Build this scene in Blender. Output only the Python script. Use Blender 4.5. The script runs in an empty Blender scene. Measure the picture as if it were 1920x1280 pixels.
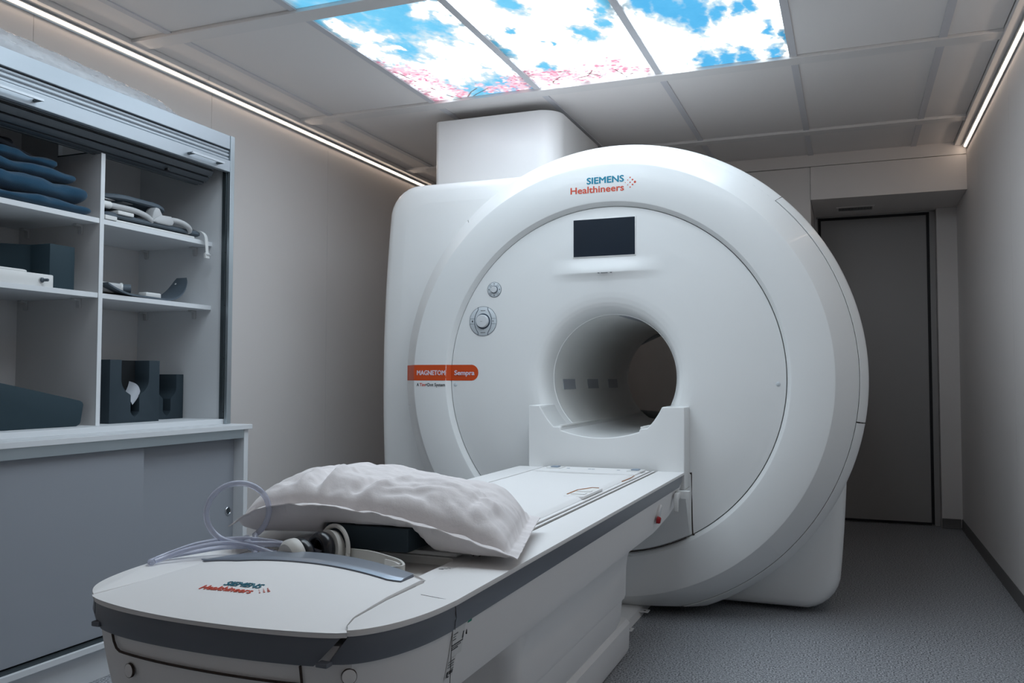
import bpy, bmesh, math, random
import numpy as np
from mathutils import Vector, Matrix, noise

random.seed(7)
SC = bpy.context.scene
COL = SC.collection
PI = math.pi

# ------------------------------------------------------------------ camera
def setup_camera():
    f0, yaw, pitch, roll = 1618.4, -0.37349, 0.043033, 0.00163
    cy, sy, cp, sp = math.cos(yaw), math.sin(yaw), math.cos(pitch), math.sin(pitch)
    F = Vector((sy * cp, cy * cp, sp)); r0 = Vector((cy, -sy, 0)); u0 = r0.cross(F)
    R = r0 * math.cos(roll) + u0 * math.sin(roll); U = -r0 * math.sin(roll) + u0 * math.cos(roll)
    cd = bpy.data.cameras.new('camera'); co = bpy.data.objects.new('camera', cd); COL.objects.link(co)
    cd.sensor_fit = 'HORIZONTAL'; cd.sensor_width = 36.0; cd.lens = f0 / 1920 * 36.0
    cd.clip_start = 0.02
    M = Matrix((R, U, -F)).transposed().to_4x4(); M.translation = Vector((0, 0, 1.0))
    co.matrix_world = M
    SC.camera = co
setup_camera()

# ------------------------------------------------------------------ light and exposure
W = bpy.data.worlds.new('world'); SC.world = W; W.use_nodes = True
W.node_tree.nodes['Background'].inputs[0].default_value = (0.5, 0.55, 0.6, 1)
W.node_tree.nodes['Background'].inputs[1].default_value = 0.02
SKY_STRENGTH = 5.1      # brightness of the printed ceiling light panels
LED_STRENGTH = 12.0      # brightness of the two LED lines under the ceiling
SC.view_settings.view_transform = 'Standard'
SC.view_settings.look = 'None'
SC.view_settings.exposure = 0.0
SC.view_settings.gamma = 1.0
SC.view_settings.use_curve_mapping = False
SC.cycles.use_denoising = True
SC.cycles.max_bounces = 8
SC.cycles.diffuse_bounces = 4
SC.cycles.adaptive_threshold = .06
SC.cycles.sample_clamp_indirect = 8.0

# ------------------------------------------------------------------ materials
MATS = {}
def mat(name, col, rough=0.5, metal=0.0, spec=0.5, bump=0.0, bscale=200.0, var=0.0, vscale=3.0, coat=0.0, trans=0.0, alpha=1.0, ior=1.45, sheen=0.0):
    if name in MATS: return MATS[name]
    m = bpy.data.materials.new(name); m.use_nodes = True
    nt = m.node_tree; b = nt.nodes['Principled BSDF']
    b.inputs['Base Color'].default_value = (*col, 1); b.inputs['Roughness'].default_value = rough
    b.inputs['Metallic'].default_value = metal; b.inputs['Specular IOR Level'].default_value = spec
    b.inputs['Coat Weight'].default_value = coat; b.inputs['Transmission Weight'].default_value = trans
    b.inputs['Alpha'].default_value = alpha; b.inputs['IOR'].default_value = ior
    b.inputs['Sheen Weight'].default_value = sheen
    tc = nt.nodes.new('ShaderNodeTexCoord')
    if bump:
        n = nt.nodes.new('ShaderNodeTexNoise'); n.inputs['Scale'].default_value = bscale; n.inputs['Detail'].default_value = 3
        nt.links.new(tc.outputs['Object'], n.inputs['Vector'])
        bp = nt.nodes.new('ShaderNodeBump'); bp.inputs['Strength'].default_value = bump; bp.inputs['Distance'].default_value = 0.002
        nt.links.new(n.outputs['Fac'], bp.inputs['Height']); nt.links.new(bp.outputs['Normal'], b.inputs['Normal'])
    n2 = nt.nodes.new('ShaderNodeTexNoise'); n2.inputs['Scale'].default_value = vscale; n2.inputs['Detail'].default_value = 4
    nt.links.new(tc.outputs['Object'], n2.inputs['Vector'])
    v = max(var, 0.015)
    mx = nt.nodes.new('ShaderNodeMixRGB'); mx.inputs[1].default_value = (*[c * (1 - v) for c in col], 1); mx.inputs[2].default_value = (*[min(1, c * (1 + v)) for c in col], 1)
    nt.links.new(n2.outputs['Fac'], mx.inputs[0]); nt.links.new(mx.outputs[0], b.inputs['Base Color'])
    MATS[name] = m
    return m
def emis(name, col, strength):
    m = bpy.data.materials.new(name); m.use_nodes = True; nt = m.node_tree
    nt.nodes.remove(nt.nodes['Principled BSDF'])
    e = nt.nodes.new('ShaderNodeEmission'); e.inputs[0].default_value = (*col, 1); e.inputs[1].default_value = strength
    nt.links.new(e.outputs[0], nt.nodes['Material Output'].inputs[0]); MATS[name] = m
    return m

mat('wall', (.78, .745, .725), .55, bump=.05, bscale=350)
mat('wall_core', (.05, .05, .05), .9)
mat('tile', (.86, .83, .815), .7, bump=.05, bscale=600)
mat('alu_white', (.80, .78, .77), .38, spec=.5)
mat('tee', (.66, .66, .69), .45)
mat('shell', (.82, .825, .82), .34, spec=.5, coat=.15, bump=.015, bscale=900)
mat('shell_table', (.83, .82, .815), .48, spec=.4, bump=.02, bscale=900)
mat('bore', (.80, .80, .78), .4)
mat('band', (.145, .16, .19), .32, spec=.5, bump=.03, bscale=1200)
mat('accent', (.30, .34, .40), .28, metal=.55)
mat('seam', (.05, .035, .03), .8)
mat('screen', (.012, .02, .032), .25, spec=.5)
mat('vent', (.45, .45, .45), .5)
mat('alu_light', (.60, .64, .68), .3, metal=.3)
mat('dark', (.012, .012, .014), .6)
mat('orange', (.62, .075, .012), .4)
mat('teal', (.0, .23, .36), .4)
mat('redlogo', (.64, .075, .035), .4)
mat('tealdark', (.0, .13, .19), .4)
mat('print_white', (.72, .62, .70), .4)
mat('print_black', (.03, .03, .035), .5)
mat('lamin', (.70, .72, .74), .45, bump=.03, bscale=700)
mat('lamin_in', (.66, .65, .65), .55)
mat('door_grey', (.31, .33, .365), .5, bump=.05, bscale=700)
mat('alu', (.42, .47, .50), .35, metal=.8)
mat('alu_dark', (.09, .11, .12), .4, metal=.7)
mat('slat', (.42, .46, .50), .38, metal=.5)
mat('slat_dark', (.10, .115, .13), .4, metal=.5)
mat('foam_black', (.022, .037, .049), .75, bump=.15, bscale=900)
mat('foam_teal', (.017, .038, .051), .75, bump=.15, bscale=900)
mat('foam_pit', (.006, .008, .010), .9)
mat('blanket', (.003, .048, .098), .95, bump=.6, bscale=450, var=.25, vscale=14, sheen=.25)
mat('garment', (.010, .013, .02), .9, bump=.4, bscale=400)
mat('coil', (.085, .11, .135), .55, bump=.1, bscale=500)
mat('coil_light', (.48, .485, .49), .45)
mat('plug_white', (.72, .72, .71), .4)
mat('paper', (.42, .44, .48), .7)
mat('fabric', (.76, .72, .72), .9, bump=.28, bscale=110, var=.04, vscale=20, sheen=.15)
mat('cushion', (.008, .009, .013), .25, spec=.6)
mat('cup', (.60, .585, .55), .45)
mat('tray', (.78, .765, .74), .5)
mat('pad', (.77, .76, .755), .7, bump=.1, bscale=500)
mat('red', (.35, .01, .015), .35)
mat('green', (.0, .25, .16), .5)
mat('gap_orange', (.36, .15, .06), .6)
mat('grey_blue', (.28, .34, .42), .5)
mat('window_grey', (.40, .42, .46), .35)
mat('chrome', (.55, .57, .6), .15, metal=1.0)
mat('tube', (.74, .77, .90), .10, trans=.62, ior=1.35, spec=1.0, alpha=.88)
mat('wrap', (.80, .83, .88), .16, trans=.35, ior=1.3, spec=1.0, alpha=.55, bump=.6, bscale=40)
mat('wrap_in', (.74, .75, .75), .7, var=.08, vscale=12)
mat('baseboard', (.13, .125, .125), .5)
mat('door_leaf', (.36, .35, .345), .5, bump=.05, bscale=500)
mat('knob', (.66, .68, .70), .35)
mat('knob_ring', (.05, .07, .10), .4)
mat('dial', (.60, .64, .67), .3)

def floor_mat():
    m = bpy.data.materials.new('vinyl_floor'); m.use_nodes = True; nt = m.node_tree; b = nt.nodes['Principled BSDF']
    tc = nt.nodes.new('ShaderNodeTexCoord')
    v1 = nt.nodes.new('ShaderNodeTexNoise'); v1.inputs['Scale'].default_value = 165; v1.inputs['Detail'].default_value = 1
    r1 = nt.nodes.new('ShaderNodeValToRGB')
    e = r1.color_ramp.elements; e[0].position = .37; e[0].color = (.06, .063, .07, 1); e[1].position = .44; e[1].color = (.33, .345, .37, 1)
    x = r1.color_ramp.elements.new(.56); x.color = (.38, .395, .42, 1); x = r1.color_ramp.elements.new(.64); x.color = (.62, .63, .66, 1)
    nt.links.new(tc.outputs['Object'], v1.inputs['Vector']); nt.links.new(v1.outputs['Fac'], r1.inputs[0])
    n2 = nt.nodes.new('ShaderNodeTexNoise'); n2.inputs['Scale'].default_value = 420; nt.links.new(tc.outputs['Object'], n2.inputs['Vector'])
    mx = nt.nodes.new('ShaderNodeMixRGB'); mx.blend_type = 'MULTIPLY'; mx.inputs[0].default_value = .35
    nt.links.new(r1.outputs[0], mx.inputs[1]); nt.links.new(n2.outputs['Fac'], mx.inputs[2])
    nt.links.new(mx.outputs[0], b.inputs['Base Color']); b.inputs['Roughness'].default_value = .5
    bp = nt.nodes.new('ShaderNodeBump'); bp.inputs['Strength'].default_value = .08; bp.inputs['Distance'].default_value = .001
    nt.links.new(v1.outputs['Fac'], bp.inputs['Height']); nt.links.new(bp.outputs['Normal'], b.inputs['Normal'])
    MATS['floor'] = m
floor_mat()
emis('led', (1.0, .79, .63), LED_STRENGTH)

# ------------------------------------------------------------------ object helpers
ROOT = {}
def wloc(o):
    return ROOT.get(o.name, Vector((0, 0, 0)))
def tag(o, label=None, cat=None, group=None, kind=None):
    if label: o['label'] = label
    if cat: o['category'] = cat
    if group: o['group'] = group
    if kind: o['kind'] = kind
    return o
def thing(name, loc, label, cat, group=None):
    o = bpy.data.objects.new(name, None); COL.objects.link(o); o.location = loc
    o.empty_display_size = .05
    ROOT[o.name] = Vector(loc)
    return tag(o, label, cat, group)

class MB:
    def __init__(s): s.bm = bmesh.new()
    def face(s, pts):
        return s.bm.faces.new([s.bm.verts.new(p) for p in pts])
    def box(s, x0, x1, y0, y1, z0, z1):
        v = [s.bm.verts.new(p) for p in ((x0, y0, z0), (x1, y0, z0), (x1, y1, z0), (x0, y1, z0), (x0, y0, z1), (x1, y0, z1), (x1, y1, z1), (x0, y1, z1))]
        for f in ((3, 2, 1, 0), (4, 5, 6, 7), (0, 1, 5, 4), (1, 2, 6, 5), (2, 3, 7, 6), (3, 0, 4, 7)): s.bm.faces.new([v[i] for i in f])
        return s
    def loops(s, rings, closed=True, cap0=False, cap1=False):
        R = [[s.bm.verts.new(p) for p in r] for r in rings]
        n = len(R[0])
        for a, b in zip(R, R[1:]):
            for i in range(n if closed else n - 1):
                j = (i + 1) % n
                try: s.bm.faces.new((a[i], a[j], b[j], b[i]))
                except ValueError: pass
        if cap0: s.bm.faces.new(list(reversed(R[0])))
        if cap1: s.bm.faces.new(R[-1])
        return R
    def prism(s, poly, axis, a, b):
        """poly in the plane normal to axis, extruded from a to b"""
        def P(p, t):
            return {'x': (t, p[0], p[1]), 'y': (p[0], t, p[1]), 'z': (p[0], p[1], t)}[axis]
        s.loops([[P(p, a) for p in poly], [P(p, b) for p in poly]], cap0=True, cap1=True)
        return s
    def lathe(s, prof, xc, zc, n=128, a0=0., a1=2 * PI):
        full = abs(a1 - a0 - 2 * PI) < 1e-6
        k = n if full else n + 1
        rings = []
        for r, y in prof:
            rings.append([(xc + r * math.cos(a0 + (a1 - a0) * i / n), y, zc + r * math.sin(a0 + (a1 - a0) * i / n)) for i in range(k)])
        s.loops(rings, closed=full)
        return s
    def spin(s, prof, M, n=48):
        """prof (r, h) about local z, placed by matrix M"""
        rings = [[tuple(M @ Vector((r * math.cos(2 * PI * i / n), r * math.sin(2 * PI * i / n), h))) for i in range(n)] for r, h in prof]
        s.loops(rings, cap0=prof[0][0] > 1e-6, cap1=prof[-1][0] > 1e-6)
        return s
    def tube(s, pts, r, n=10, cap=True, flat=None):
        pts = [Vector(p) for p in pts]
        T = []
        for i in range(len(pts)):
            t = pts[min(i + 1, len(pts) - 1)] - pts[max(i - 1, 0)]
            T.append(t.normalized())
        up = Vector((0, 0, 1)) if abs(T[0].z) < .9 else Vector((1, 0, 0))
        nrm = (up - T[0] * up.dot(T[0])).normalized(); rings = []
        for i, p in enumerate(pts):
            nrm = (nrm - T[i] * nrm.dot(T[i])).normalized(); bi = T[i].cross(nrm)
            rr = r[i] if isinstance(r, (list, tuple)) else r
            fa, fb = flat if flat else (1, 1)
            rings.append([tuple(p + nrm * (math.sin(2 * PI * k / n) * rr * fa) + bi * (math.cos(2 * PI * k / n) * rr * fb)) for k in range(n)])
        s.loops(rings, cap0=cap, cap1=cap)
        return s
    def grid(s, f, nu, nv, closed_u=False):
        V = [[s.bm.verts.new(f(i / (nu if closed_u else nu - 1), j / (nv - 1))) for j in range(nv)] for i in range(nu)]
        for i in range(nu if closed_u else nu - 1):
            for j in range(nv - 1):
                a = (i + 1) % nu
                s.bm.faces.new((V[i][j], V[a][j], V[a][j + 1], V[i][j + 1]))
        return V
    def xf(s, M):
        bmesh.ops.transform(s.bm, matrix=M, verts=s.bm.verts); return s
    def bevel(s, w, seg=2, ang=35):
        s.bm.normal_update()
        bmesh.ops.remove_doubles(s.bm, verts=s.bm.verts, dist=1e-6)
        ed = [e for e in s.bm.edges if len(e.link_faces) == 2 and e.calc_face_angle(0) > math.radians(ang)]
        bmesh.ops.bevel(s.bm, geom=ed, offset=w, segments=seg, profile=.5, affect='EDGES', clamp_overlap=True)
        return s
    def cut(s, co, no):
        """drop what lies on the side the normal points to"""
        bmesh.ops.bisect_plane(s.bm, geom=s.bm.verts[:] + s.bm.edges[:] + s.bm.faces[:], plane_co=co, plane_no=no, clear_outer=True)
        return s
    def mesh(s, name, m, ang=35, off=Vector((0, 0, 0)), merge=True):
        if merge: bmesh.ops.remove_doubles(s.bm, verts=s.bm.verts, dist=1e-6)
        bmesh.ops.recalc_face_normals(s.bm, faces=s.bm.faces)
        if off.length > 0: bmesh.ops.translate(s.bm, verts=s.bm.verts, vec=-off)
        me = bpy.data.meshes.new(name); s.bm.to_mesh(me); s.bm.free()
        for p in me.polygons: p.use_smooth = True
        me.set_sharp_from_angle(angle=math.radians(ang))
        for mm in (m if isinstance(m, (list, tuple)) else [m]): me.materials.append(MATS[mm])
        return me
    def build(s, name, m, parent=None, ang=35, origin=None, merge=True):
        """a mesh object; coordinates are the room's. Without a parent its origin is put at origin."""
        off = wloc(parent) if parent is not None else Vector(origin or (0, 0, 0))
        me = s.mesh(name, m, ang, off, merge)
        o = bpy.data.objects.new(name, me); COL.objects.link(o)
        if parent is not None:
            o.parent = parent; ROOT[o.name] = wloc(parent)
        else:
            o.location = off; ROOT[o.name] = off
        return o

def bx(name, m, x0, x1, y0, y1, z0, z1, parent=None, bev=0.0, origin=None, seg=2):
    b = MB().box(x0, x1, y0, y1, z0, z1)
    if bev: b.bevel(bev, seg)
    return b.build(name, m, parent, 20, origin=origin)
def inst(name, mesh, parent, loc):
    """share mesh data between alike pieces; loc in room coordinates"""
    o = bpy.data.objects.new(name, mesh); COL.objects.link(o); o.parent = parent; o.location = Vector(loc) - wloc(parent)
    ROOT[o.name] = Vector(loc)
    return o
def rrect(x0, x1, y0, y1, r, n=6):
    """rounded rectangle; r one radius or (bl, br, tr, tl)"""
    if not isinstance(r, (list, tuple)): r = (r,) * 4
    out = []
    for (cx, cy, a, q) in ((x0, y0, PI, 0), (x1, y0, 1.5 * PI, 1), (x1, y1, 0, 2), (x0, y1, .5 * PI, 3)):
        rr = r[q]; ox = cx + rr if cx == x0 else cx - rr; oy = cy + rr if cy == y0 else cy - rr
        for i in range(n + 1):
            t = a + .5 * PI * i / n
            out.append((ox + rr * math.cos(t), oy + rr * math.sin(t)))
    return out
def text_obj(name, body, m, parent, M, width=None, height=None, bold=0.0, shear=0.0, depth=.0004, align='LEFT', spacing=1.0):
    """lettering as a thin mesh; text x/y mapped by M; scaled to width and cap height"""
    cu = bpy.data.curves.new('lettering', 'FONT'); cu.body = body; cu.size = 1.0; cu.shear = shear; cu.space_character = spacing
    cu.resolution_u = 3
    to = bpy.data.objects.new('tmp', cu); COL.objects.link(to)
    dg = bpy.context.evaluated_depsgraph_get(); ev = to.evaluated_get(dg); me0 = ev.to_mesh()
    bm = bmesh.new(); bm.from_mesh(me0); ev.to_mesh_clear(); bpy.data.objects.remove(to); bpy.data.curves.remove(cu)
    xs = [v.co.x for v in bm.verts]; x0, x1 = min(xs), max(xs)
    cap = .70
    sy = height / cap if height else 1.0
    sx = width / (x1 - x0) if width else sy
    for v in bm.verts:
        v.co = Vector(((v.co.x - x0) * sx, v.co.y * sy, 0))
    if bold:                                                        # heavier strokes: shifted copies of the outline
        src = bm.faces[:]; lift_ = .00012; d = bold * (height or 1) / cap * 1.6
        for ox, oy in ((d, 0), (-d, 0), (0, d * .7), (0, -d * .7)):
            r = bmesh.ops.duplicate(bm, geom=src); bmesh.ops.translate(bm, verts=[g for g in r['geom'] if isinstance(g, bmesh.types.BMVert)], vec=(ox, oy, lift_)); lift_ += .00012
    r = bmesh.ops.extrude_face_region(bm, geom=bm.faces[:])
    bmesh.ops.translate(bm, verts=[g for g in r['geom'] if isinstance(g, bmesh.types.BMVert)], vec=(0, 0, depth))
    bmesh.ops.transform(bm, matrix=M, verts=bm.verts)
    mb = MB(); mb.bm.free(); mb.bm = bm
    return mb.build(name, m, parent, merge=False)
def frame(o, xd, yd):
    xd, yd = Vector(xd).normalized(), Vector(yd)
    zd = xd.cross(yd).normalized(); yd = zd.cross(xd)
    M = Matrix((xd, yd, zd)).transposed().to_4x4(); M.translation = Vector(o); return M
def smooth_path(pts, n=8):
    """Catmull-Rom through the points"""
    P = [Vector(p) for p in pts]; P = [P[0] * 2 - P[1]] + P + [P[-1] * 2 - P[-2]]; out = []
    for i in range(1, len(P) - 2):
        for k in range(n):
            t = k / n; a, b, c, d = P[i - 1], P[i], P[i + 1], P[i + 2]
            out.append(.5 * ((2 * b) + (c - a) * t + (2 * a - 5 * b + 4 * c - d) * t * t + (3 * b - a - 3 * c + d) * t ** 3))
    out.append(P[-2]); return out

# ------------------------------------------------------------------ the room
XL, XR, YN, YB, YD = -2.955, .686, -1.6, 5.94, 6.607     # left, right, behind the camera, far wall, door wall
ZP, ZB, ZC = 2.47, 2.455, 2.447                         # ceiling tiles, beams, cove boards

fl = bx('floor', 'floor', XL - .1, XR + .1, YN - .1, YD + .1, -.08, 0); tag(fl, 'grey speckled vinyl floor', None, None, 'structure')

def panel_wall(name, label, backing, panels):
    """backing box and wall panels (x0,x1,y0,y1,z0,z1) standing proud of it with fine joints"""
    w = bx(name, 'wall_core', *backing); tag(w, label, None, None, 'structure')
    for p in panels: bx('wall_panel', 'wall', *p, parent=w)
    return w
g = .0010
ys = [YN, -.68, .35, 1.38, 2.407, 3.42, 4.453, 5.486, YB]
panel_wall('wall_left', 'warm white panel wall behind the open cabinet', (XL - .12, XL - .02, YN - .1, YB + .1, 0, 2.6),
           [(XL - .02, XL, a + g, b - g, 0, 2.55) for a, b in zip(ys, ys[1:])])
ys2 = [YN, -.70, .33, 1.36, 2.39, 3.41, 4.43, 5.46, YD]
panel_wall('wall_right', 'plain grey panel wall beside the door', (XR + .02, XR + .12, YN - .1, YD + .1, 0, 2.6),
           [(XR, XR + .02, a + g, b - g, 0, 2.55) for a, b in zip(ys2, ys2[1:])])
XA = -.227
wb = panel_wall('wall_far', 'panel wall behind the scanner with an overhang above the door', (XL - .1, XA - .02, YB + .02, YD + .2, 0, 2.6),
           [(XL + g, -2.0 - g, YB, YB + .02, 0, 2.388), (-2.0 + g, -1.1 - g, YB, YB + .02, 0, 2.388), (-1.1 + g, XA - g, YB, YB + .02, 0, 2.388)])
bx('side_return', 'wall', XA - .02, XA, YB + .02, YD, 0, 2.17, wb)
ov = bx('overhang', 'wall', XA + g, XR, YB - .012, YD, 2.17, 2.388, wb, .002)
bx('upper_trim', 'wall', XL, XR, YB - .012, YD + .1, 2.391, 2.52, wb, .002)
bx('end_wall', 'wall', XA - .02, XR, YD, YD + .1, 0, 2.6, wb)
bx('door_pier', 'wall', .562, XR, 6.514, YD, 0, 2.169, wb)
panel_wall('wall_near', 'plain panel wall of the room', (XL - .1, XR + .1, YN - .12, YN - .02, 0, 2.6), [(XL, XR, YN - .02, YN, 0, 2.55)])

# ceiling: tiles between beams and slim bars
ce = bx('ceiling', 'wall_core', XL - .1, XR + .1, YN - .1, YD + .1, 2.52, 2.6); tag(ce, 'light grey tiled ceiling in a metal grid', None, None, 'structure')
XG = [-2.887, -2.683, -2.05, -1.455, -.838, -.222, .39, .62]
BEAMS = [(-.875, -.78), (.36, .455), (1.595, 1.69), (2.832, 2.922), (4.062, 4.152), (5.312, 5.398), (5.962, 6.045)]
for a, b in BEAMS:
    bb = bx('beam', 'alu_white', XG[0], XG[-1], a, b, ZB, 2.52, ce, .0015)
rows = [(YN, BEAMS[0][0])] + [(p[1], q[0]) for p, q in zip(BEAMS, BEAMS[1:])]
SKY_ROWS = [(1.69, 2.832), (2.922, 4.062)]
SKY_COLS = [(2, 3), (3, 4), (4, 5)]
for (y0, y1) in rows:
    for i in range(len(XG) - 1):
        if (y0, y1) in SKY_ROWS and (i, i + 1) in SKY_COLS: continue
        bx('ceiling_tile', 'tile', XG[i] + .004, XG[i + 1] - .004, y0 + .003, y1 - .003, ZP, ZP + .012, ce)
    for x in XG[1:-1]:
        bx('tee_bar', 'tee', x - .016, x + .016, y0, y1, ZP - .006, ZP + .03, ce)
bx('ceiling_tile', 'tile', XG[0], XG[-1], BEAMS[-1][1], YB + .05, ZP - .02, ZP, ce)
for s, (a, b) in ((0, (XL, XG[0])), (1, (XG[-1], XR))):
    for (y0, y1) in ((YN, .6), (.602, 3.318), (3.32, YB - .012)):
        bx('cove_board', 'alu_white', a, b, y0, y1, ZC, 2.53, ce, .0015)

def led_line(side):
    x = XL if side < 0 else XR; s = 1 if side < 0 else -1
    nm = 'led_strip'
    t = thing(nm, (x, 2.4, ZC), 'warm glowing light strip along the top of the %s' % ('wall behind the cabinet' if side < 0 else 'wall beside the door'), 'light strip', 'light strips under the ceiling')
    y0, y1 = YN + .02, (6.32 - .42 if side < 0 else YB - .03)
    # slim corner profile and its diffuser
    prof = [(0, -.002), (0, -.028), (.0045, -.030), (.0065, -.027), (.0065, -.020), (.016, -.010), (.022, -.010), (.026, -.0085), (.025, -.004), (.025, -.002)]
    MB().prism([(x + s * p[0], ZC + p[1]) for p in prof], 'y', y0, y1).build('profile', 'alu', t)
    d = [(.0092, -.0175), (.0098, -.0196), (.0168, -.0128), (.0150, -.0120)]
    cuts = [y0, 3.318, y1] if side < 0 else [y0, y1]
    for a, b in zip(cuts, cuts[1:]):
        MB().prism([(x + s * p[0], ZC + p[1]) for p in d], 'y', a + .001, b - .001).build('diffuser', 'led', t)
led_line(-1); led_line(1)

# baseboards
b = MB().prism([(XR, 0), (XR - .009, .002), (XR - .006, .010), (XR - .005, .062), (XR - .003, .066), (XR, .066)], 'y', YN, 6.5135).build('baseboard_right', 'baseboard'); tag(b, None, None, None, 'structure')
b = MB().prism([(6.514, 0), (6.505, .002), (6.508, .010), (6.509, .062), (6.514, .066)], 'x', .562, XR - .009).build('baseboard_far', 'baseboard'); tag(b, None, None, None, 'structure')
b = MB().prism([(XL, 0), (XL + .016, .002), (XL + .012, .012), (XL + .008, .062), (XL, .066)], 'y', 2.94, YB - .001).build('baseboard_left', 'baseboard'); tag(b, None, None, None, 'structure')

# door in the alcove
dr = thing('door_1', (.16, YD, 0), 'tall flush grey door with a black seal beside the scanner', 'door'); dr['kind'] = 'structure'
del dr['category']
DX0, DX1, DZ = -.185, .505, 2.142
bx('door_leaf', 'door_leaf', DX0, DX1, YD - .012, YD - .001, .02, DZ, dr, .002)
for nm, a in (('seal', (DX1, DX1 + .018, YD - .016, YD - .001, .008, DZ + .018)), ('seal', (DX0 - .018, DX0, YD - .016, YD - .001, .008, DZ + .018)), ('seal', (DX0, DX1, YD - .016, YD - .001, DZ, DZ + .018)), ('seal', (DX0, DX1, YD - .016, YD - .001, .004, .02))):
    bx(nm, 'dark', *a, parent=dr)
for a in ((DX1 + .018, DX1 + .055, YD - .022, YD - .001, 0, DZ + .03), (DX0 - .03, DX1 + .055, YD - .022, YD - .001, DZ + .018, 2.17)):
    bx('door_frame', 'door_leaf', *a, parent=dr, bev=.002)

# ventilation grille under the overhang
vg = thing('vent_grille', (.05, 6.34, 2.17), 'small slatted air vent under the overhang above the door', 'vent')
vx0, vx1, vy0, vy1 = -.074, .168, 6.24, 6.40
for a in ((vx0, vx1, vy0, vy0 + .014), (vx0, vx1, vy1 - .014, vy1), (vx0, vx0 + .014, vy0 + .014, vy1 - .014), (vx1 - .014, vx1, vy0 + .014, vy1 - .014)):
    bx('frame', 'wall', *a, 2.163, 2.1695, vg)
bx('backing', 'dark', vx0 + .014, vx1 - .014, vy0 + .014, vy1 - .014, 2.1685, 2.1695, vg)
n = 22
for i in range(n):
    x = vx0 + .02 + (vx1 - vx0 - .04) * i / (n - 1)
    bx('slat', 'vent', x - .0018, x + .0018, vy0 + .014, vy1 - .014, 2.164, 2.1683, vg)

# ------------------------------------------------------------------ printed light panels in the ceiling
CL1 = [(-1.971, 3.038, 0.047, 0.058), (-1.968, 3.133, 0.057, 0.073), (-1.939, 3.189, 0.071, 0.093), (-1.882, 3.211, 0.057, 0.076), (-1.988, 3.326, 0.075, 0.1), (-1.957, 3.455, 0.062, 0.087), (-1.888, 3.333, 0.032, 0.044), (-1.849, 3.356, 0.019, 0.026), (-1.669, 3.482, 0.107, 0.167), (-1.561, 3.524, 0.103, 0.169), (-1.817, 3.651, 0.119, 0.184), (-1.689, 3.664, 0.119, 0.195), (-1.516, 3.643, 0.073, 0.123), (-1.89, 3.569, 0.076, 0.112), (-1.585, 3.033, 0.053, 0.074), (-1.507, 3.024, 0.05, 0.074), (-1.507, 3.142, 0.047, 0.07), (-1.499, 3.314, 0.06, 0.095), (-1.481, 3.412, 0.061, 0.099), (-1.464, 3.562, 0.063, 0.107), (-2.089, 3.64, 0.107, 0.152), (-2.0, 3.874, 0.159, 0.248), (-1.511, 3.788, 0.055, 0.098), (-1.8, 3.829, 0.049, 0.079)]
BL2 = [(-1.227, 3.089, 0.036, 0.059), (-1.328, 3.344, 0.014, 0.023), (-1.442, 3.434, 0.024, 0.04), (-1.431, 3.558, 0.028, 0.047), (-1.317, 3.79, 0.025, 0.048), (-0.874, 3.202, 0.026, 0.051), (-0.907, 3.289, 0.021, 0.04), (-0.931, 3.407, 0.019, 0.038), (-1.024, 3.492, 0.031, 0.06), (-1.201, 3.534, 0.012, 0.021)]
BL3 = [(-0.727, 3.28, 0.037, 0.079), (-0.653, 3.337, 0.045, 0.099), (-0.578, 3.394, 0.047, 0.112), (-0.58, 3.512, 0.032, 0.078), (-0.487, 3.473, 0.026, 0.067), (-0.401, 3.463, 0.021, 0.055), (-0.354, 3.438, 0.02, 0.055), (-0.302, 3.73, 0.017, 0.052), (-0.24, 3.795, 0.012, 0.038), (-0.294, 3.993, 0.02, 0.066), (-0.591, 4.011, 0.032, 0.088), (-0.506, 4.015, 0.03, 0.087), (-0.415, 4.012, 0.024, 0.073)]
PK = [(-2.042, 3.474, 0.032, 0.044), (-2.031, 3.587, 0.044, 0.062), (-1.962, 3.614, 0.057, 0.082), (-1.926, 3.703, 0.057, 0.086), (-1.9, 3.791, 0.05, 0.078), (-1.882, 3.899, 0.051, 0.082), (-1.855, 3.993, 0.044, 0.073), (-2.03, 3.74, 0.052, 0.077), (-2.036, 3.945, 0.071, 0.11), (-1.998, 4.047, 0.047, 0.076), (-1.706, 3.916, 0.017, 0.028), (-1.684, 3.996, 0.031, 0.053), (-1.616, 4.001, 0.04, 0.072), (-1.529, 3.954, 0.051, 0.094), (-1.52, 4.039, 0.046, 0.084), (-1.502, 3.886, 0.031, 0.055), (-1.426, 3.852, 0.03, 0.055), (-1.381, 3.89, 0.04, 0.077), (-1.316, 3.916, 0.046, 0.089), (-1.244, 3.922, 0.044, 0.089), (-1.21, 4.0, 0.038, 0.078), (-1.127, 3.967, 0.049, 0.103), (-1.03, 3.922, 0.04, 0.087), (-0.983, 3.96, 0.034, 0.076), (-0.932, 3.98, 0.022, 0.05), (-1.463, 3.991, 0.035, 0.066), (-1.362, 4.007, 0.034, 0.066), (-0.992, 3.856, 0.022, 0.048), (-1.086, 3.87, 0.023, 0.048), (-0.885, 4.019, 0.016, 0.038)]
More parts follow.
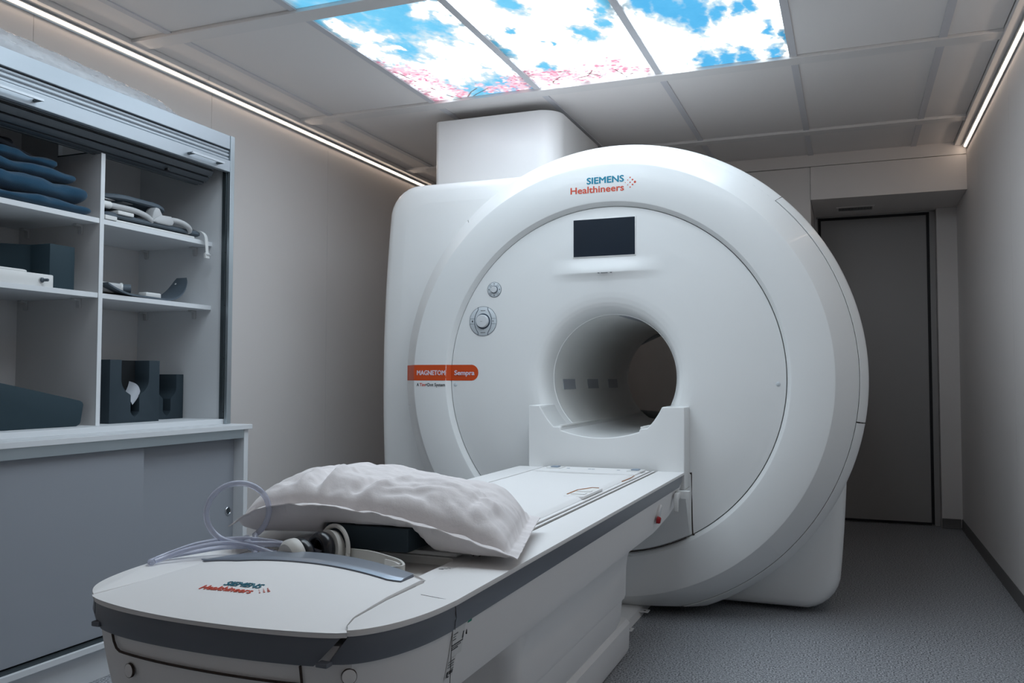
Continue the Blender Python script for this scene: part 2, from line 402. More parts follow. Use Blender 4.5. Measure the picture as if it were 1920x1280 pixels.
BR = [[(-2.009, 3.623), (-1.99, 3.717), (-1.969, 3.814), (-1.951, 3.893), (-1.937, 3.983), (-1.905, 4.039), (-1.877, 4.06)], [(-2.03, 3.889), (-2.0, 3.916), (-1.955, 3.929)], [(-1.743, 3.952), (-1.794, 3.995), (-1.842, 4.06)], [(-1.689, 3.973), (-1.779, 4.033), (-1.81, 4.06)], [(-1.287, 3.874), (-1.187, 3.923), (-1.12, 3.991), (-1.059, 4.06)], [(-1.129, 3.924), (-1.168, 3.983), (-1.223, 3.995)], [(-1.022, 3.945), (-0.994, 4.06), (-0.939, 4.009)], [(-1.299, 3.954), (-1.345, 3.992), (-1.358, 4.02)]]

def vnoise(x, y, seed):
    """value noise on arrays"""
    xi, yi = np.floor(x).astype(np.int64), np.floor(y).astype(np.int64); fx, fy = x - xi, y - yi
    fx, fy = fx * fx * (3 - 2 * fx), fy * fy * (3 - 2 * fy)
    def h(a, b):
        v = np.sin(a * 127.1 + b * 311.7 + seed * 74.7) * 43758.5453
        return v - np.floor(v)
    return (h(xi, yi) * (1 - fx) + h(xi + 1, yi) * fx) * (1 - fy) + (h(xi, yi + 1) * (1 - fx) + h(xi + 1, yi + 1) * fx) * fy
def fbm(x, y, seed, o=5):
    s, a, t = 0, .5, 0
    for k in range(o):
        s = s + a * vnoise(x * 2 ** k + 17 * k, y * 2 ** k - 9 * k, seed + k); t += a; a *= .55
    return s / t - .5
def blobs(X, Y, L):
    s = np.zeros_like(X)
    for cx, cy, rx, ry in L: s = np.maximum(s, np.exp(-(((X - cx) / rx) ** 2 + ((Y - cy) / ry) ** 2) * .8))
    return s
def sky_print(X, Y, row, col, rng):
    wx = X + .06 * fbm(X * 11, Y * 7, 3) + .06 * fbm(X * 34, Y * 20, 13, 6); wy = Y + .10 * fbm(X * 11 + 5, Y * 7, 8) + .10 * fbm(X * 34, Y * 20, 18, 6)
    n = fbm(X * 11, Y * 7, 21, 6); fine = fbm(X * 42, Y * 24, 33, 5)
    if row == 1:
        if col == 0: d = blobs(wx, wy, CL1) - .42
        elif col == 1: d = .62 - 1.5 * blobs(wx, wy, [(a, b, 1.35 * c_, 1.35 * d_) for a, b, c_, d_ in BL2])
        else: d = .58 - 1.5 * blobs(wx, wy, [(a, b, 1.35 * c_, 1.35 * d_) for a, b, c_, d_ in BL3])
        d = d * (1.25 if col == 0 else .85) + .45 * n + .80 * fine
    else:
        d = .42 - .75 * np.clip((Y - 2.45) / .2, 0, 1) + 1.8 * n + .3 * fine
    c = np.clip(d / .95 + .5, 0, 1); c = c * c * (3 - 2 * c)
    blue = np.stack([.15 + .08 * (n + .5), .60 + .12 * (n + .5), 1.0 + .1 * n], -1)
    if col == 2: blue = blue * np.array([.62, .82, .95])
    cloud = np.stack([.89 + .1 * fine, 1.0 + .1 * fine, 1.10 + .1 * fine], -1) * SKY_STRENGTH * (1.0 if row else 1.35)
    thin = np.stack([np.full_like(X, .72), np.full_like(X, .90), np.full_like(X, 1.0)], -1)
    k = c[..., None]
    q = np.clip((k - .62) / .38, 0, 1) ** 3.0; p_ = np.clip(k / .62, 0, 1)
    out = (blue * (1 - p_) + thin * p_) * (1 - q) + cloud * q
    if row == 1 and col < 2:
        PKd = blobs(X, Y, PK)
        x0, x1 = X.min(), X.max()
        h = X[1, 0] - X[0, 0], Y[0, 1] - Y[0, 0]
        def dab(cx, cy, r, colr, soft=.4):
            i0, i1 = int((cx - r - X[0, 0]) / h[0]), int((cx + r - X[0, 0]) / h[0]) + 2
            j0, j1 = int((cy - r - Y[0, 0]) / h[1]), int((cy + r - Y[0, 0]) / h[1]) + 2
            i0, j0 = max(i0, 0), max(j0, 0)
            if i1 <= i0 or j1 <= j0: return
            sx, sy_ = X[i0:i1, j0:j1], Y[i0:i1, j0:j1]
            if sx.size == 0: return
            dd = np.sqrt((sx - cx) ** 2 + (sy_ - cy) ** 2) / r
            m_ = np.clip((1 - dd) / soft, 0, 1)[..., None]
            out[i0:i1, j0:j1] = out[i0:i1, j0:j1] * (1 - m_) + np.array(colr) * m_
        wash = np.clip(PKd * 1.5 - .35 + 1.2 * fine, 0, 1)[..., None] * .85
        out = out * (1 - wash) + np.array((1.15, .80, .93)) * wash
        tints = [((1.1, .74, .88), .45), ((1.4, 1.15, 1.2), .25), ((1.0, .42, .60), .22), ((.72, .07, .22), .08)]
        mine = [p for p in PK if x0 - .05 < p[0] < x1 + .05]
        for p in mine:
            for k_ in range(int(9000 * p[2] * p[3]) + 6):
                cx, cy = p[0] + rng.normal() * p[2] * .55, p[1] + rng.normal() * p[3] * .55
                u = rng.random(); acc = 0
                for colr, w_ in tints:
                    acc += w_
                    if u < acc: break
                if col == 1 and colr[1] < .2: colr = (1.0, .50, .68)
                r = .006 + .009 * rng.random() if colr[1] > .3 else .004 + .003 * rng.random()
                dab(cx, cy, r, colr)
        for path in BR:
            for (ax, ay), (bx_, by) in zip(path, path[1:]):
                m_ = int(math.hypot(bx_ - ax, by - ay) / .003) + 1
                for q in range(m_): dab(ax + (bx_ - ax) * q / m_, ay + (by - ay) * q / m_, .0042, (.16, .09, .07), .6)
    # the diffuser falls off softly beside its frame
    ex = np.minimum(X - X.min(), X.max() - X) / .045; e = np.clip(ex, 0, 1)
    e = .62 + .38 * (e * e * (3 - 2 * e))
    return out * e[..., None]
def sky_panel_material():
    m = bpy.data.materials.new('sky_print'); m.use_nodes = True; nt = m.node_tree; nt.nodes.remove(nt.nodes['Principled BSDF'])
    at = nt.nodes.new('ShaderNodeAttribute'); at.attribute_name = 'print'
    tc = nt.nodes.new('ShaderNodeTexCoord'); nz = nt.nodes.new('ShaderNodeTexNoise'); nz.inputs['Scale'].default_value = 60
    nt.links.new(tc.outputs['Object'], nz.inputs['Vector'])
    mx = nt.nodes.new('ShaderNodeMixRGB'); mx.blend_type = 'MULTIPLY'; mx.inputs[0].default_value = .08
    nt.links.new(at.outputs['Color'], mx.inputs[1]); nt.links.new(nz.outputs['Fac'], mx.inputs[2])
    e = nt.nodes.new('ShaderNodeEmission'); e.inputs[1].default_value = 1.0
    nt.links.new(mx.outputs[0], e.inputs[0]); nt.links.new(e.outputs[0], nt.nodes['Material Output'].inputs[0]); MATS['sky_print'] = m
sky_panel_material()
SKY_LABEL = {(1, 0): 'lit ceiling panel printed with clouds and a branch of pink blossom at left', (1, 1): 'lit ceiling panel of white cloud with pale pink blossom along its far edge, middle of three',
             (1, 2): 'lit ceiling panel of blue sky and cloud without branches, nearest the door wall', (0, 0): 'lit blue sky ceiling panel cut off by the top edge above the cabinet side',
             (0, 1): 'lit sky ceiling panel over the table end, middle of the nearer row', (0, 2): 'lit sky ceiling panel over the table end, nearest the plain wall'}
def sky_panel(row, col):
    y0, y1 = SKY_ROWS[row]; i = SKY_COLS[col][0]; x0, x1 = XG[i] + .017, XG[i + 1] - .017
    t = thing('sky_light_panel', ((x0 + x1) / 2, (y0 + y1) / 2, ZP), SKY_LABEL[(row, col)], 'ceiling light', 'printed sky panels in the ceiling')
    st = .0040 if row else .012
    nx, ny = int((x1 - x0) / st) + 1, int((y1 - y0 - .004) / st) + 1
    gx, gy = np.linspace(x0, x1, nx), np.linspace(y0 + .002, y1 - .002, ny)
    X, Y = np.meshgrid(gx, gy, indexing='ij')
    C = sky_print(X, Y, row, col, np.random.RandomState(5 + col))
    o = wloc(t)
    V = np.stack([X - o.x, Y - o.y, np.zeros_like(X)], -1).reshape(-1, 3)
    idx = np.arange(nx * ny).reshape(nx, ny)
    Fq = np.stack([idx[:-1, :-1], idx[:-1, 1:], idx[1:, 1:], idx[1:, :-1]], -1).reshape(-1, 4)
    me = bpy.data.meshes.new('diffuser')
    me.vertices.add(len(V)); me.vertices.foreach_set('co', V.astype(np.float32).ravel())
    me.loops.add(Fq.size); me.loops.foreach_set('vertex_index', Fq.astype(np.int32).ravel())
    me.polygons.add(len(Fq)); me.polygons.foreach_set('loop_start', np.arange(0, Fq.size, 4, dtype=np.int32)); me.polygons.foreach_set('loop_total', np.full(len(Fq), 4, dtype=np.int32))
    me.update(); me.validate()
    ca = me.color_attributes.new('print', 'FLOAT_COLOR', 'POINT')
    ca.data.foreach_set('color', np.concatenate([C.reshape(-1, 3), np.ones((nx * ny, 1))], 1).astype(np.float32).ravel())
    me.materials.append(MATS['sky_print'])
    d = bpy.data.objects.new('diffuser', me); COL.objects.link(d); d.parent = t
    bx('housing', 'alu_white', x0, x1, y0 + .002, y1 - .002, ZP + .003, ZP + .03, t)
for r in (0, 1):
    for c in range(3): sky_panel(r, c)

# ------------------------------------------------------------------ the scanner
XC, ZC0, YF = -.98, 1.006, 3.60
mr = thing('mri_scanner', (XC, 4.4, 0), 'large white magnetic resonance scanner with a round front and open bore', 'scanner')

# magnet cover: barrel-sided slab
def slab_outline(inset, n=16):
    """left side square, right side square below and following the round front above"""
    cx, hw = -1.142, 1.131
    z0, z1 = .014 + inset, 2.002 - inset
    r = .17 - inset * .5; Ra = z1 - ZC0
    pts = []
    def half(z): return hw - .05 * ((z - 1.0) / .95) ** 2 - inset
    for i in range(n + 1):
        z = z0 + r + (.75 - z0 - r) * i / n; pts.append((cx + half(z), z))
    a0 = math.asin((.77 - ZC0) / Ra)
    for i in range(31):
        t = a0 + (.5 * PI - a0) * i / 30; pts.append((XC + Ra * math.cos(t), ZC0 + Ra * math.sin(t)))
    hx = half(z1 - r); ccx = cx - (hx - r)
    for i in range(0, 9):
        t = .5 * PI + .5 * PI * i / 8; pts.append((ccx + r * math.cos(t), z1 - r + r * math.sin(t)))
    for i in range(1, n + 1):
        z = z1 - r - (z1 - z0 - 2 * r) * i / n; pts.append((cx - half(z), z))
    for sx, a0 in ((-1, PI), (1, 1.5 * PI)):
        hx = half(z0 + r); ccx = cx + sx * (hx - r)
        for i in range(1, 9):
            t = a0 + .5 * PI * i / 8; pts.append((ccx + r * math.cos(t), z0 + r + r * math.sin(t)))
    return pts[:-1]
Y0s, Y1s = 3.925, 5.28
rings = []
for ins, y in ((.62, Y0s - .012), (.30, Y0s - .010), (.10, Y0s - .004), (.045, Y0s), (.022, Y0s + .008), (.008, Y0s + .022), (0, Y0s + .05), (0, Y1s - .05), (.012, Y1s - .014), (.05, Y1s)):
    rings.append([(p[0], y, p[1]) for p in slab_outline(min(ins, .06))] if ins <= .06 else [(-1.142 + (p[0] + 1.142) * (1 - ins * .5), y, 1.01 + (p[1] - 1.01) * (1 - ins * .5)) for p in slab_outline(.06)])
mb = MB(); mb.loops(rings[2:]); mb.build('magnet_cover', 'shell', mr, 50)
# end walls of the cover: flat rings round the bore
def plate_ring(y, pts, rin):
    ring = []
    for p in pts:
        d = math.hypot(p[0] - XC, p[1] - ZC0); ring.append((XC + (p[0] - XC) / d * rin, y, ZC0 + (p[1] - ZC0) / d * rin))
    return ring
mb = MB(); oc = [(p[0], p[2]) for p in rings[2]]
mb.loops([[(p[0], rings[2][0][1], p[1]) for p in oc], plate_ring(Y0s - .008, oc, .8)]); mb.build('cover_front', 'shell', mr, 60)
mb = MB(); oc = [(p[0], p[2]) for p in rings[-1]]
mb.loops([[(p[0], Y1s, p[1]) for p in oc], plate_ring(Y1s, oc, .36), plate_ring(Y1s - .10, oc, .29)]); mb.build('cover_rear', 'shell', mr, 40)
# feet under the cover
for (x, y) in ((-2.0, 4.2), (-.30, 4.2), (-2.0, 5.0), (-.30, 5.0)):
    bx('foot', 'dark', x - .08, x + .08, y - .08, y + .08, 0, .05, mr)

# front ring: flat band with inner bevel and outer chamfer, cut off just above the floor
ring = MB().lathe([(.7445, 3.70), (.7445, 3.628), (.7465, 3.624), (.7605, 3.602), (.766, 3.6), (.918, 3.6), (.9255, 3.6025), (.932, 3.609), (1.0115, 3.710), (1.0135, 3.714), (1.0135, 3.74)], XC, ZC0, 160)
ring.cut((0, 0, .037), (0, 0, -1)); ring.build('front_ring', 'shell', mr, 20)
# rim covers behind the chamfer, parted at fine joints
edges = [(-172, -100), (-80, -10.2), (-9.9, 46.35), (46.5, 133.5), (133.65, 187.5)]
for a0, a1 in edges:
    n = int((a1 - a0) / 2)
    rim = MB().lathe(([(1.0155, 3.74), (1.0155, 3.7155), (1.018, 3.7145)] if -85 < a0 < 46.4 else [(1.0135, 3.714)]) + [ (1.041, 3.752), (1.0475, 3.768), (1.0495, 3.787), (1.046, 3.98)], XC, ZC0, n, math.radians(a0), math.radians(a1))
    rim.cut((0, 0, .037), (0, 0, -1)); rim.build('rim_cover', 'shell', mr, 25)
MB().lathe([(1.005, 3.735), (1.03, 3.79)], XC, ZC0, 120).cut((0, 0, .05), (0, 0, -1)).build('rim_lining', 'seam', mr)
MB().lathe([(.750, 3.66), (.726, 3.66)], XC, ZC0, 120).build('face_lining', 'seam', mr)

# dished front face with the flared bore entry
face_prof = [(.7415, 3.65), (.7415, 3.627), (.7395, 3.6245), (.70, 3.622), (.60, 3.6195), (.52, 3.620), (.46, 3.6205), (.41, 3.6225), (.372, 3.6245), (.348, 3.628), (.327, 3.635), (.310, 3.648), (.2985, 3.668), (.2905, 3.695), (.2855, 3.725), (.2825, 3.750), (.2815, 3.768)]
def face_y(r):
    P = sorted(face_prof[2:]); 
    for (a, ya), (b_, yb) in zip(P, P[1:]):
        if a <= r <= b_: return ya + (yb - ya) * (r - a) / (b_ - a)
    return P[-1][1]
fm = MB()
def facepoint(a, r, y):
    x, z = XC + r * math.cos(a), ZC0 + r * math.sin(a)
    # small brow under the display: a soft ridge with a sharp lower edge
    u = (x - (-.984)) / .26
    if abs(u) < 1:
        w = (1 - u * u) ** 1.15
        zl = 1.459 + .002 * u
        d = z - zl
        if d >= 0: k = max(0, 1 - d / .075); k = k * k * (3 - 2 * k)
        else: k = max(0, 1 + d / .035) ** 1.6 * .9
        y -= .015 * w * k
    return (x, y, z)
prof = [face_prof[0], face_prof[1], face_prof[2]]
R_ = np.concatenate([np.linspace(.7395, .56, 30), np.linspace(.558, .40, 72), np.linspace(.396, .2815, 24)])
N = 320
allr = [(r, None) for r in R_]
rings = []
for r, y in [face_prof[0], face_prof[1]] + allr:
    rings.append([facepoint(2 * PI * i / N, r, y if y else face_y(r)) for i in range(N)])
fm.loops(rings); fm.build('front_face', 'shell', mr, 40)
# bore lining, a little cone at each end
MB().lathe([(.2815, 3.768), (.280, 3.80), (.280, 5.08), (.283, 5.10), (.2815, 5.11), (.29, 5.2)], XC, ZC0, 96).build('bore_lining', 'bore', mr, 40)
MB().lathe([(.2835, 3.742), (.2800, 3.744), (.2793, 3.748), (.2793, 3.756), (.2805, 3.760)], XC, ZC0, 128).build('bore_lip', 'shell', mr, 50)
MB().lathe([(.2795, 5.085), (.2775, 5.09), (.2775, 5.10), (.2795, 5.105)], XC, ZC0, 96).build('bore_end_ring', 'shell', mr)
# lamp strip along the bore crown
def cyl_patch(a0, a1, y0, y1, r, n=6):
    m_ = MB(); rg = []
    for y in (y0, y1): rg.append([(XC + r * math.cos(math.radians(a0 + (a1 - a0) * i / n)), y, ZC0 + r * math.sin(math.radians(a0 + (a1 - a0) * i / n))) for i in range(n + 1)])
    rg2 = [[(XC + (p[0] - XC) * (r + .003) / r, p[1], ZC0 + (p[2] - ZC0) * (r + .003) / r) for p in q] for q in rg]
    m_.loops([rg2[0], rg[0], rg[1], rg2[1]], closed=False); return m_
cyl_patch(70, 88, 3.80, 5.06, .2775).build('bore_lamp_strip', 'window_grey', mr)
for y0, y1 in ((3.872, 4.057), (4.278, 4.469), (4.687, 4.876)):
    cyl_patch(181.5, 191.5, y0, y1, .2772).build('vent_window', 'window_grey', mr)
    w_ = cyl_patch(180.6, 181.5, y0 - .012, y1 + .012, .276); w_.build('vent_frame', 'shell', mr)

# bridge between table and bore: block with the cut-out, trough through the bore, lower housing
BX0, BX1, BY = -1.294, -.626, 3.50
def cut_curve():
    pts = []
    # from left top edge of the cut-out down to the right
    zt = .886
    a0 = PI + math.asin((ZC0 - zt) / .29); a1 = PI + math.asin((ZC0 - .797) / .29)
    for i in range(9):
        t = a0 + (a1 - a0) * i / 8; pts.append((XC + .29 * math.cos(t), ZC0 + .29 * math.sin(t)))
    xi = .168
    pts += [(XC - xi - .004, .795), (XC - xi, .782)]
    for i in range(1, 16):
        x = -xi + 2 * xi * i / 16; pts.append((XC + x, .7545 + .0275 * (x / xi) ** 2))
    pts += [(XC + xi, .782), (XC + xi + .004, .795)]
    for i in range(9):
        t = a1 + (a0 - a1) * i / 8; pts.append((XC - .29 * math.cos(t), ZC0 + .29 * math.sin(t)))
    return pts
cc = cut_curve()
blk = MB().prism([(BX0, .555), (BX1, .555), (BX1, .886)] + list(reversed(cc)) + [(BX0, .886)], 'y', BY, 3.79)
blk.bevel(.004, 2, 60); blk.build('bridge_block', 'shell', mr, 20)
tr = [p for p in cc if p[1] < .80]
low = [(XC + .279 * math.cos(t), ZC0 + .279 * math.sin(t)) for t in np.linspace(math.radians(-46), math.radians(-134), 20)]
tm = MB(); tm.loops([[(p[0], y, p[1]) for p in tr] for y in (3.785, 5.07)], closed=False); tm.build('bore_trough', 'shell', mr, 30)
for s in (-1, 1):
    bx('trough_rail', 'bore', XC + s * .176 - .006, XC + s * .176 + .006, 3.52, 5.06, .795, .803, mr, .001)
# lower housing below the table, following the round seam
def housing():
    m_ = MB(); rings = []
    for y, dz, f in ((3.70, 0, 1.0), (3.62, 0, 1.0), (None, .004, .994)):
        r_ = []
        for i in range(25):
            xx = BX0 + (BX1 - BX0) * i / 24
            zz = ZC0 - math.sqrt(.739 ** 2 - (xx - XC) ** 2) + dz
            r_.append((xx, y if y else 3.606, zz))
        r_ += [(BX1, y if y else BY + .0005, .5545), (BX0, y if y else BY + .0005, .5545)]
        rings.append(r_)
    m_.loops(rings, cap1=True); return m_
housing().build('lower_housing', 'shell', mr, 20)
sp = [(BX1 - .010, 3.6215, .612), (BX1 - .002, 3.6215, .612), (BX1 + .005, 3.6215, .606), (BX1 + .007, 3.6215, .595), (BX1 + .009, 3.6225, .38), (BX1 + .016, 3.6235, .358), (BX1 + .028, 3.6245, .342)]
MB().tube(smooth_path(sp, 4), .0029, 6).build('housing_seam', 'seam', mr)
MB().tube([(XC + .7425 * math.cos(t), 3.618, ZC0 + .7425 * math.sin(t)) for t in np.linspace(math.radians(-63), math.radians(-117), 40)], .0022, 6).build('housing_seam', 'seam', mr)

# service tower up to the ceiling
tw = MB().prism(rrect(-2.125, -1.412, 4.245, 5.05, (.03, .12, .02, .02), 10), 'z', 1.9, 2.42)
tw.bevel(.006, 2, 60); tw.build('service_tower', 'shell', mr, 30)
bx('tower_latch', 'alu', -1.413, -1.407, 4.92, 4.935, 2.30, 2.34, mr)

# display
bx('display_bezel', 'shell', -1.131, -.848, 3.6165, 3.64, 1.5295, 1.7005, mr, .002)
bx('display_screen', 'screen', -1.127, -.852, 3.6155, 3.63, 1.5335, 1.6965, mr, .001)
for x, w_ in ((-1.01, .008), (-.985, .030), (-.955, .008)):
    bx('sensor_window', 'dark', x - w_ / 2, x + w_ / 2, 3.600, 3.612, 1.4575, 1.4590, mr)

# control dials
def Ry(x, z, y=3.6195):
    return frame((x, y, z), (1, 0, 0), (0, 0, 1))
def dial(x, z, r, knob_r, knob_h, big):
    M = Ry(x, z)
    d = MB().spin([(r, -.002), (r, .0015), (r - .001, .0022), (knob_r * 1.1, .0025)], M, 56).build('control_dial', 'dial', mr)
    MB().spin([(r + .0015, -.002), (r + .0015, .0014)], M, 56).build('dial_ring', 'knob_ring', mr)
    MB().spin([(knob_r * 1.22, .002), (knob_r * 1.22, .0035), (knob_r * 1.12, .0036)], M, 48).build('knob_ring', 'knob_ring', mr)
    MB().spin([(knob_r * 1.02, .002), (knob_r, knob_h * .85), (knob_r * .93, knob_h), (0, knob_h * 1.05)], M, 48).build('knob', 'knob', mr)
    def seg(pts, r_, name='dial_line'):
        MB().tube([tuple(M @ Vector((p[0], p[1], .0028))) for p in pts], r_, 5).build(name, 'knob_ring', mr)
    if big:
        for s in (-1, 1):
            P = [(s * .024, r * .97), (s * .025, r * .78), (s * .034, r * .55), (s * .0405, r * .25), (s * .0415, 0), (s * .0405, -r * .25), (s * .034, -r * .55), (s * .025, -r * .78), (s * .024, -r * .97)]
            seg([tuple(v) for v in smooth_path([(a, b, 0) for a, b in P], 4)], .0014)
            for zz in (.012, -.012): seg([(s * .0425, zz), (s * r * .96, zz)], .0005)
        text_obj('dial_symbol', '+', 'print_black', mr, frame(tuple(M @ Vector((.046, -.005, .003))), (1, 0, 0), (0, 0, 1)), None, .010)
        bx('dial_symbol', 'print_black', x - .055, x - .050, 3.6165, 3.6175, z - .004, z + .004, mr)
        for zz in (.048, -.052):
            for k in (-.008, 0, .008): bx('dial_symbol', 'print_black', x + k - .0022, x + k + .0022, 3.6165, 3.6175, z + zz - .0015, z + zz + .002, mr)
        bx('dial_symbol', 'print_black', x - .006, x + .004, 3.5985, 3.6005, z - .003, z - .002, mr)
    else:
        for a in (45, 135, 225, 315):
            c, s = math.cos(math.radians(a)), math.sin(math.radians(a))
            for o in (-.0035, .0035): seg([(c * knob_r * 1.25 - s * o, s * knob_r * 1.25 + c * o), (c * r * .96 - s * o, s * r * .96 + c * o)], .0005)
        for dx, dz in ((0, .026), (.026, 0), (0, -.026), (-.026, 0)):
            bx('dial_symbol', 'print_black', x + dx - .002, x + dx + .002, 3.6165, 3.6175, z + dz - .002, z + dz + .002, mr)
dial(-1.505, 1.405, .033, .0145, .012, False)
dial(-1.560, 1.262, .066, .029, .020, True)
for x, z in ((-1.700, .972), (-.271, .980)):
    MB().spin([(.009, -.002), (.009, .001), (.006, .0025), (0, .003)], Ry(x, z, face_y(abs(math.hypot(x - XC, z - ZC0)))), 24).build('cap_screw', 'dial', mr)

# lettering on the ring
MX = lambda x, z, y=3.5999: frame((x, y, z), (1, 0, 0), (0, 0, 1))
text_obj('lettering_teal', 'SIEMENS', 'teal', mr, MX(-1.060, 1.8485), .164, .0275, .024)
text_obj('lettering_red', 'Healthineers', 'redlogo', mr, MX(-1.1345, 1.8095), .2385, .0285, .016)
def dots(M, s, m, par):
    for u, v, r in ((0, 0, .0018), (.0105, .0105, .0021), (.0105, -.0105, .0021), (.021, .021, .0029), (.021, 0, .0029), (.021, -.021, .0029), (.0315, .0105, .0037), (.0315, -.0105, .0037), (.042, 0, .0052)):
        MB().spin([(r * s, 0), (r * s, .0004)], M @ Matrix.Translation((u * s, v * s, 0)), 20).build('logo_dot', m, par)
dots(MX(-.889, 1.842), 1.0, 'redlogo', mr)
# orange name stripe wrapping chamfer, band, bevel and face
def surf_y(r):
    P = [(.7445, 3.626), (.7605, 3.602), (.766, 3.6), (.918, 3.6), (.9255, 3.6025), (.932, 3.609), (1.0115, 3.710), (1.018, 3.7145), (1.04, 3.752)]
    if r < .7415: return face_y(r)
    for (a, ya), (b_, yb) in zip(P, P[1:]):
        if a <= r <= b_: return ya + (yb - ya) * (r - a) / (b_ - a)
    return 3.626 if r < .8 else 3.752
def stripe():
    z0, z1 = .991, 1.0635; zc = (z0 + z1) / 2; xe = -1.583; h = (z1 - z0) / 2
    m_ = MB(); xs = sorted(set(list(np.linspace(-2.02, -1.62, 90)) + list(np.linspace(-1.62, xe, 24)))); rings = []
    for x in xs:
        hh = h if x < xe - h else math.sqrt(max(0, h * h - (x - (xe - h)) ** 2)) + 1e-4
        rings.append([(x, surf_y(math.hypot(x - XC, z - ZC0)) - .0008, z) for z in np.linspace(zc - hh, zc + hh, 7)])
    m_.loops(rings, closed=False); return m_
stripe().build('name_stripe', 'orange', mr, 30)
text_obj('lettering_white', 'MAGNETOM', 'print_white', mr, MX(-1.887, 1.0165, 3.5990), .145, .0215, .022)
text_obj('lettering_white', 'Sempra', 'print_white', mr, MX(-1.703, 1.0165, 3.6185), .100, .0215, .022)
text_obj('lettering_black', 'A', 'print_black', mr, MX(-1.8885, .9645, 3.5995), .011, .0145, .012)
text_obj('lettering_red', 'Tim', 'redlogo', mr, MX(-1.873, .9645, 3.5995), .0285, .0145, .012)
text_obj('lettering_black', '+Dot System', 'print_black', mr, MX(-1.8435, .9645, 3.5995), .101, .0145, .012)

# ------------------------------------------------------------------ patient table
ZT = .625
PT = thing('patient_table', (-.98, 2.4, 0), 'long white patient table with a dark grey side band docked to the scanner', 'patient table')
OUT = [(-.627, 3.50), (-.627, 1.346), (-.632, 1.285), (-.641, 1.235), (-.656, 1.188), (-.677, 1.150), (-.704, 1.124), (-.75, 1.108), (-.82, 1.098), (-.90, 1.094), (-.98, 1.095),
       (-1.06, 1.101), (-1.13, 1.112), (-1.19, 1.129), (-1.235, 1.152), (-1.272, 1.187), (-1.298, 1.232), (-1.318, 1.295), (-1.330, 1.36), (-1.335, 1.43), (-1.335, 3.50)]
OUTS = [tuple(v)[:2] for v in [Vector((*OUT[0], 0))] + smooth_path([(*p, 0) for p in OUT[1:-1]], 4) + [Vector((*OUT[-1], 0))]]
ACC = [0.0]
for a, b in zip(OUTS, OUTS[1:]): ACC.append(ACC[-1] + math.hypot(b[0] - a[0], b[1] - a[1]))
def at_s(s, inset=0.0):
    s = min(max(s, 0), ACC[-1] - 1e-6)
    for i in range(len(ACC) - 1):
        if ACC[i] <= s <= ACC[i + 1]: break
    t = (s - ACC[i]) / (ACC[i + 1] - ACC[i]); a, b = OUTS[i], OUTS[i + 1]
    p = (a[0] + (b[0] - a[0]) * t, a[1] + (b[1] - a[1]) * t)
    # smooth tangent
    j0, j1 = max(i - 1, 0), min(i + 2, len(OUTS) - 1)
    dx, dy = OUTS[j1][0] - OUTS[j0][0], OUTS[j1][1] - OUTS[j0][1]
    if i == 0 or i == len(OUTS) - 2: dx, dy = b[0] - a[0], b[1] - a[1]
    l = math.hypot(dx, dy); nx, ny = dy / l, -dx / l          # inward is to the left of travel... fixed below
    cx, cy = -.981 - p[0], 2.2 - p[1]
    if nx * cx + ny * cy < 0: nx, ny = -nx, -ny
    return (p[0] + nx * inset, p[1] + ny * inset)
def s_of(x, y):
    best = min(range(2000), key=lambda k: (at_s(ACC[-1] * k / 2000)[0] - x) ** 2 + (at_s(ACC[-1] * k / 2000)[1] - y) ** 2)
    return ACC[-1] * best / 2000
def ribbon(st0, st1, sb0, sb1, zt, zb, ins=.003, th=.012, n=40, bulge=.002):
    m_ = MB(); rings = []
    for i in range(n + 1):
        f = i / n; a, b = st0 + (st1 - st0) * f, sb0 + (sb1 - sb0) * f; c = (a + b) / 2
        o0, o1, om = at_s(a, ins), at_s(b, ins + .004), at_s(c, ins - bulge); i0, i1 = at_s(a, ins + th), at_s(b, ins + th)
        rings.append([(*o0, zt), (*om, (zt + zb) / 2), (*o1, zb), (*i1, zb), (*i0, zt)])
    m_.loops(rings, cap0=True, cap1=True); return m_
sR, sL = s_of(-.704, 1.124), s_of(-1.235, 1.152)
sC, sCl = s_of(-.627, 1.346), s_of(-1.335, 1.43)
# dark band: straight run, corner piece and end piece on each side of the cap
ribbon(.028, sC - .001, .075, sC - .001, .6155, .5735, n=24).build('side_band', 'band', PT)
ribbon(sC + .001, sR - .004, sC + .001, sR + .030, .6155, .5725).build('corner_band', 'band', PT)
ribbon(sR + .006, sL - .003, sR + .052, sL - .026, .6150, .5690, n=60).build('end_band', 'band', PT)
ribbon(sL + .003, sCl, sL - .018, sCl, .6155, .5725).build('corner_band', 'band', PT)
ribbon(sCl + .002, ACC[-1] - .03, sCl + .002, ACC[-1] - .07, .6155, .5735, n=24).build('side_band', 'band', PT)
bx('hinge_tab', 'band', -.742, -.722, 1.098, 1.115, .5735, .5805, PT, .002)
bx('hinge_tab', 'band', -1.222, -1.204, 1.136, 1.150, .5735, .5825, PT, .002)

# white side shells
def shell_poly(right):
    if right:
        inner = [(-.735, 3.50), (-.735, 1.45), (-.7365, 1.30), (-.7285, 1.185), (-.716, 1.145), (-.7035, 1.1255)]
        ss = np.linspace(sR - .0005, sC, 26)
        outer = [at_s(s) for s in ss] + [(-.627, 3.50)]
        return inner + outer
    inner = [(-1.227, 3.50), (-1.227, 1.45), (-1.2275, 1.32), (-1.229, 1.22), (-1.232, 1.175), (-1.235, 1.153)]
    ss = np.linspace(sL + .0005, sCl, 26)
    return inner + [at_s(s) for s in ss] + [(-1.335, 3.50)]
for r in (True, False):
    pr = MB().prism(shell_poly(r), 'z', .6155, ZT); pr.bevel(.004, 3, 50); pr.build('side_shell', 'shell_table', PT, 40)
